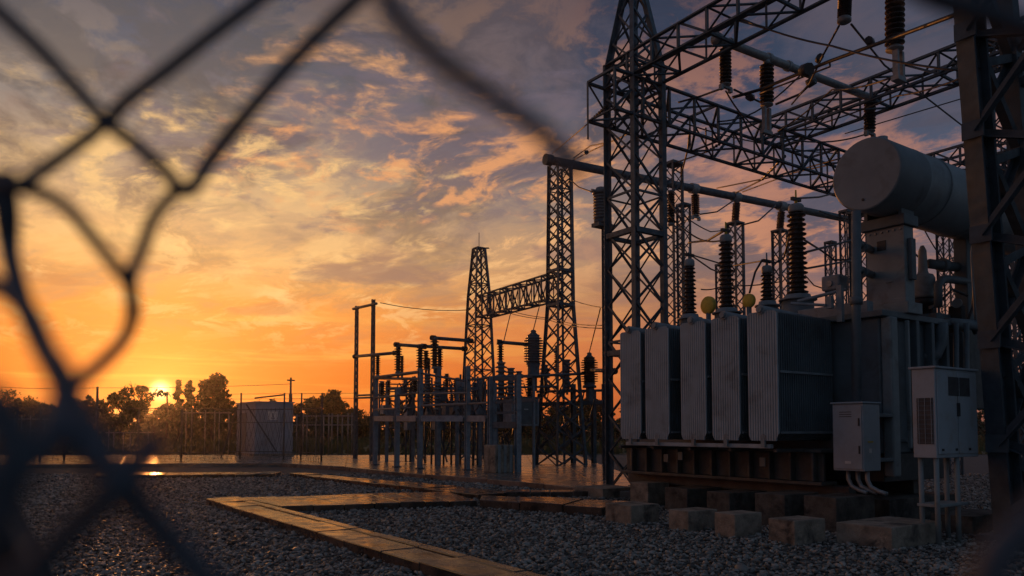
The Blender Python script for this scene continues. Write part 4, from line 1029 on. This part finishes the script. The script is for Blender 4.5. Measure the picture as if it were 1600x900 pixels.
# ================================================================== WIRES
def wire(label, pts, r=.014, sag=0.0, bead=None):
    r = r*1.25
    """pts: places along the wire; sag drops the middle of every span"""
    pts = [Vector(p) for p in pts]; out = []
    for a,b in zip(pts[:-1],pts[1:]):
        for k in range(8): q=k/8; p=a.lerp(b,q); p.z -= sag*4*q*(1-q); out.append(p)
    out.append(pts[-1])
    o = MB().tube(out,r,5).build('conductor','wire',None,origin=pts[0]); tag(o,label,'wire','conductors strung through the yard')
    if bead:
        for q in bead:
            c = pts[0].lerp(pts[-1],q); d=(pts[-1]-pts[0]).normalized(); c.z -= sag*4*q*(1-q); MB().cyl(c-d*.10,c+d*.10,r*3.4,n=7).build('clamp','wire',o)
def tension(label,a,b,r=.05):
    a=Vector(a);b=Vector(b); d=(b-a); ln=d.length; pf=[]
    for k in range(8): z=ln*k/8; pf+=[(z,r*.5),(z+ln*.05,r),(z+ln*.07,r*.5)]
    o=MB().lathe(a,d,pf,8).build('tension_insulator','porcelain',None,origin=a); tag(o,label,'insulator','tension insulators on the conductors')
hz = zE
tension('slanting tension insulator below the girder stub left of the tower',P(949,165,18),P(921,191,19)); wire('wire from the girder stub down to the left end of the long tube',[P(921,191,19),P(863,240,29.5)])
wire('upper of two wires joining the long tube to the tall tower',[P(896,247,30),P(922,228,26),P(953,222,20)],.018,bead=(.45,)); wire('lower of two wires joining the long tube to the tall tower',[P(892,252,30),P(925,235,26),P(990,205,18.6)],.018)
wire('curved jumper from the slender tower to the ribbed instrument transformer',[P(890,280,30),P(905,293,26),P(925,300,21)],.02)
tension('tension insulator between slim post and deep girder',P(1105,237,22),P(1140,215,21)); wire('wire from the slim post up to the tension insulator',[P(1050,256,24),P(1105,237,22)],.02)
wire('long loose jumper hanging right of the tall tower',[P(1078,200,19),P(1075,232,20),P(1064,274,24)],.022); wire('straight dropper below the deep girder',[P(1103,200,19.5),P(1103,238,22)],.018)
wire('upper wire sweeping from behind the tower to the oil drum',[P(1120,294,30),P(1210,276,26),P(1318,246,22)],.02); tension('tension insulator under the deep girder near the drum',P(1190,281,26),P(1229,241,22.5),.06)
wire('wire from the long tube clamp to the slanting tension insulator',[P(1150,301,31.5),P(1190,281,26)],.025); wire('wire running level behind the slanting tension insulator',[P(1160,300,32),P(1240,270,26),P(1320,252,23)],.02)
wire('sagging jumper between the first two tube insulators',[P(1093,335,32),P(1120,331,32),P(1148,312,33)],.025); wire('sagging jumper from lattice post to the tube by the tallest bushing',[P(1158,352,33),P(1185,345,33),P(1212,321,35)],.028)
wire('sagging jumper onto the second bushing top',[P(1076,379,24),P(1105,376,20),BT[2]],.025)
wire('thin wire from third bushing top to the fourth',[BT[3],P(1140,416,19),BT[4]],.014); wire('wire from the fourth bushing to the tallest bushing',[BT[4],P(1225,402,16),BT[1]],.016,.08)
wire('second thin wire trailing from the third bushing top',[BT[3],P(1110,420,17),P(1140,432,19)],.014)
wire('wire running from tallest bushing cap under the oil drum',[BT[1],P(1280,308,16),P(1312,300,18)],.016); wire('wire passing low behind the tallest bushing to the thick pipe',[P(1252,396,14.75),P(1336,374,17)],.02)
wire('kinked jumper right of the tallest bushing',[P(1252,372,14.75),P(1284,392,17),P(1303,406,17),P(1332,406,17)],.018); wire('lowest wire between tallest bushing and thick pipe',[P(1252,421,14.75),P(1336,406,17)],.018)
wire('thin cable rising from the smaller yellow disc',[P(1171,458,16),P(1180,425,16),P(1191,406,16)],.018)
wire('twin conductor sweeping up under the overhead girders to the right tower',[P(1145,152,17.5),P(1187,140,17),P(1295,96,15),P(1388,62,13.5),P(1500,20,11.5)],.03,bead=(.42,))
wire('thinner companion below the twin conductor',[P(1187,146,17),P(1297,104,15),P(1296,96,15)],.016)
wire('left wire of the V below the cut insulator',[P(1311,40,14.3),P(1285,88,15.5),P(1265,130,17),P(1237,163,19)],.018,bead=(.35,)); wire('right wire of the V running down to the far girder',[P(1330,38,14.3),P(1382,102,17),G0-U*2.3+ZU*(zD+hD+.14)],.018,bead=(.1,))
wire('short wire falling left from the slung tube middle',[P(1274,124,18.2),P(1250,147,18.5),P(1212,163,19)],.025,bead=(.1,)); wire('thin wire crossing level above the oil drum',[P(1320,209,22),P(1510,152,20)],.014)
wire('wire pulling left from the clamp of the slim hanging insulator',[P(1126,139,17),P(1096,150,18),P(1060,160,18.5)],.02); wire('wire pulling right from the clamp of the slim hanging insulator',[P(1147,140,17),P(1172,152,18),P(1195,163,18.5)],.02,bead=(.5,))
wire('faint line from the portal mast to the pointed tower',[P(594,473,34),P(735,484,36)],.014,.15); wire('upper faint line below the far girder to the tall tower',[P(780,479,35),P(860,497,30),P(952,508,20)],.012,.1); wire('lower faint line below the far girder to the tall tower',[P(775,482,35),P(855,499,30),P(952,513,20)],.012,.1)
wire('faint line from slender tower to the tall tower',[P(893,468,30),P(952,482,20)],.012,.05)
wire('dropper from the far girder to the right bus arm',[P(802,473,33),P(794,505,31),P(787,534,28.8)],.016); wire('dropper from the far girder to the large flared insulator',[P(846,466,31),ITOP[833.5]],.016); wire('dropper from the tall tower to the right large insulator',[P(938,482,24),ITOP[921]],.016)
wire('short dropper beside the pointed tower',[P(770,481,35),P(766,500,35)],.016)
wire('far service line passing the setting sun',[P(-20,604,62),P(150,606,62),P(453,600,70)],.016,.1)
for i_,(lab,pts) in enumerate((('thin wire running along the third girder to the right tower',[(1240,205,22),(1400,150,18),(1510,118,14)]),
 ('wire sagging between the far girder and the drum column',[(1280,330,25),(1345,345,25),(1400,330,25)]),
 ('loose wire under the drum beside the white bushing',[(1428,395,16),(1460,412,17),(1500,395,20)]),
 ('steep wire crossing under the drum to the right tower',[(1440,350,22),(1470,400,22),(1490,430,22)]),
 ('long wire across the sunset between second and third bushing',[(1095,452,24),(1130,446,24),(1220,440,24)]),
 ('wire dipping between lattice posts left of the tallest bushing',[(1060,330,24),(1110,362,25),(1150,352,33)]),
 ('thin wire rising from deep girder to the slung tube',[(1120,190,19),(1180,175,19),(1250,118,18)]),
 ('long wire from the tower shoulder over the deep girder to the drum top',[(1040,182,19),(1180,222,22),(1310,240,24)]),
 ('wire crossing the blue sky from first girder to the top right',[(1160,30,15.5),(1300,72,14),(1500,110,12)]),
 ('slack loop below the slung tube left insulator',[(1134,142,17),(1165,185,18),(1197,206,18)]),
 ('slack loop between fork insulator and drum insulator',[(1200,208,18),(1280,222,19),(1357,208,19.8)]),
 ('wire from the tall tower to the lattice post right of it',[(1040,300,18.5),(1056,330,22),(1072,345,26)]),
 ('thin wire fanning from tower flank to the second bushing',[(1040,330,18.5),(1090,372,18),(1130,375,17)]),
 ('wire strung between two girders right of the fork insulator',[(1215,205,20),(1300,140,17),(1390,122,13.6)]))):
    wire(lab,[P(*p) for p in pts],.016,.06)
# ================================================================== NEAR CHAIN-LINK FENCE
t = thing('chain_link_fence','torn out-of-focus chain-link fence close in front of the lens','fence',Vector((0,.33,.4)))
def fw(pts, dia=.0036, n=8):
    """smooth wire through (px,py,Y) points"""
    q = [P(a,b,c) for a,b,c in pts]; out=[]
    for i in range(len(q)-1):
        p0=q[max(i-1,0)];p1=q[i];p2=q[i+1];p3=q[min(i+2,len(q)-1)]
        for k in range(6):
            s=k/6; out.append(.5*((2*p1)+(p2-p0)*s+(2*p0-5*p1+4*p2-p3)*s*s+(3*p1-p0-3*p2+p3)*s**3))
    out.append(q[-1]); MB().tube(out,dia/2,n).build('wire','link',t)
a=.33
fw([(-60,-40,a),(-10,10,a),(60,75,a),(120,140,a),(163,187,a),(215,228,a),(255,265,a),(280,292,a-.005),(300,294,a),(330,248,a+.005),(390,172,a),(470,82,a),(560,-5,a),(620,-60,a)],0.0070)
fw([(440,-30,a),(390,10,a),(330,55,a),(260,110,a),(200,155,a),(165,192,a+.008),(110,235,a+.005),(60,270,a),(30,288,a-.01),(-5,286,a),(-40,300,a)],0.0065)
fw([(290,290,a),(262,312,a),(238,345,a),(222,390,a),(205,430,a-.005),(205,455,a),(209,490,a),(190,535,a),(150,575,a-.03),(115,602,a-.06)],0.0062)
fw([(-30,282,a),(20,290,a-.006),(70,303,a),(110,330,a),(150,378,a),(180,415,a),(200,442,a+.006),(206,470,a),(206,495,a)],0.0059)
for dx_ in (0,14): fw([(-6+dx_,270,a),(4+dx_*.8,330,a),(16,400,a),(35,470,.29),(60,530,.26),(92,590,.23),(125,650,.21),(160,715,.2),(195,760,.2),(245,820,.2),(300,880,.2),(360,950,.2)],0.0078)
fw([(-40,430,.3),(10,455,.28),(45,490,.26),(70,545,.24),(95,595,.22),(100,640,.21)],0.0076)
fw([(-40,760,.17),(20,735,.17),(70,690,.18),(96,640,.2),(100,600,.21),(80,560,.23)],0.0084)
fw([(240,690,.2),(215,725,.19),(185,765,.18),(140,800,.18),(95,845,.18),(40,905,.18),(-10,960,.18)],0.0076)
fw([(95,640,.2),(120,680,.19),(165,735,.185),(195,765,.18)],0.0081)
fw([(-30,610,.17),(10,660,.17),(20,720,.17),(5,790,.17),(-40,850,.17)],0.0081)
fw([(590,-40,a-.12),(606,0,a-.12),(640,48,a-.12),(690,95,a-.12),(750,140,a-.12),(815,182,a-.12),(860,218,a-.12),(890,252,a-.12),(905,275,a-.12)],.0062)
fw([(1660,770,.2),(1610,815,.2),(1575,850,.2),(1550,885,.2),(1530,940,.2)],0.0092)
fw([(1400,-40,.25),(1450,-8,.25),(1510,12,.25),(1570,30,.25),(1640,60,.25)],0.0078)
# ribbed post leaning in at the bottom left
a_, b_ = P(-45,730,.75), P(48,935,.62); d=(b_-a_).normalized(); x=d.cross(Vector((0,1,0))).normalized(); y=d.cross(x)
t = thing('fence_post','dark ribbed post leaning at the bottom left corner','post',b_)
MB().box((a_+b_)/2,d,x,y,(b_-a_).length/2,.016,.012).build('core','post_wood',t)
for k in range(6): MB().cyl(a_+x*(-.0145+.0058*k)-y*.012,b_+x*(-.0145+.0058*k)-y*.012,.0024,n=6).cyl(a_+x*(-.0145+.0058*k)+y*.012,b_+x*(-.0145+.0058*k)+y*.012,.0024,n=6).build('rib','post_wood',t)
# ================================================================== GRAVEL
def gravel():
    ph=(1+5**.5)/2; ico=np.array([(-1,ph,0),(1,ph,0),(-1,-ph,0),(1,-ph,0),(0,-1,ph),(0,1,ph),(0,-1,-ph),(0,1,-ph),(ph,0,-1),(ph,0,1),(-ph,0,-1),(-ph,0,1)])/1.9
    fc=np.array([(0,11,5),(0,5,1),(0,1,7),(0,7,10),(0,10,11),(1,5,9),(5,11,4),(11,10,2),(10,7,6),(7,1,8),(3,9,4),(3,4,2),(3,2,6),(3,6,8),(3,8,9),(4,9,5),(2,4,11),(6,2,10),(8,6,7),(9,8,1)])
    n=108000
    y=6.6+(rng.uniform(0,1,n)**1.25)*19.5; hw=.72*y+1.6; x=rng.uniform(-1,1,n)*hw
    s=rng.lognormal(-3.74,.34,n)*(1+.022*(y-7))
    var=[ico*(1+rng.uniform(-.32,.32,(12,1)))*np.array([1,rng.uniform(.6,.95),rng.uniform(.38,.6)]) for _ in range(24)]
    var=np.array(var)[rng.integers(0,24,n)]
    yaw=rng.uniform(0,2*PI,n); til=rng.normal(0,.38,n); 
    c,s1=np.cos(til),np.sin(til); vx=var[:,:,0]*c[:,None]-var[:,:,2]*s1[:,None]; vz=var[:,:,0]*s1[:,None]+var[:,:,2]*c[:,None]; vy=var[:,:,1]
    c,s1=np.cos(yaw),np.sin(yaw); wx=vx*c[:,None]-vy*s1[:,None]; wy=vx*s1[:,None]+vy*c[:,None]
    v=np.stack([wx*s[:,None]+x[:,None],wy*s[:,None]+y[:,None],vz*s[:,None]+rng.uniform(-.004,.028,n)[:,None]],2).reshape(-1,3)
    f=(fc[None]+(np.arange(n)*12)[:,None,None]).reshape(-1,3); return v,f
v_,f_=gravel(); o=stuff(npobj('gravel',v_,f_,'stone')); o['label']='loose grey crushed stone covering the yard'
# ================================================================== HAZE
mh = bpy.data.materials.new('evening_haze'); mh.use_nodes = True; t_ = mh.node_tree; t_.nodes.remove(t_.nodes['Principled BSDF'])
pvn = t_.nodes.new('ShaderNodeVolumePrincipled'); pvn.inputs['Color'].default_value = (.95,.93,.92,1); pvn.inputs['Density'].default_value = .0005; pvn.inputs['Anisotropy'].default_value = .88
t_.links.new(pvn.outputs[0], t_.nodes['Material Output'].inputs['Volume']); M['haze'] = mh
stuff(MB().box((0,720,7.5),(1,0,0),(0,1,0),(0,0,1),730,800,8.5).build('haze','haze'))
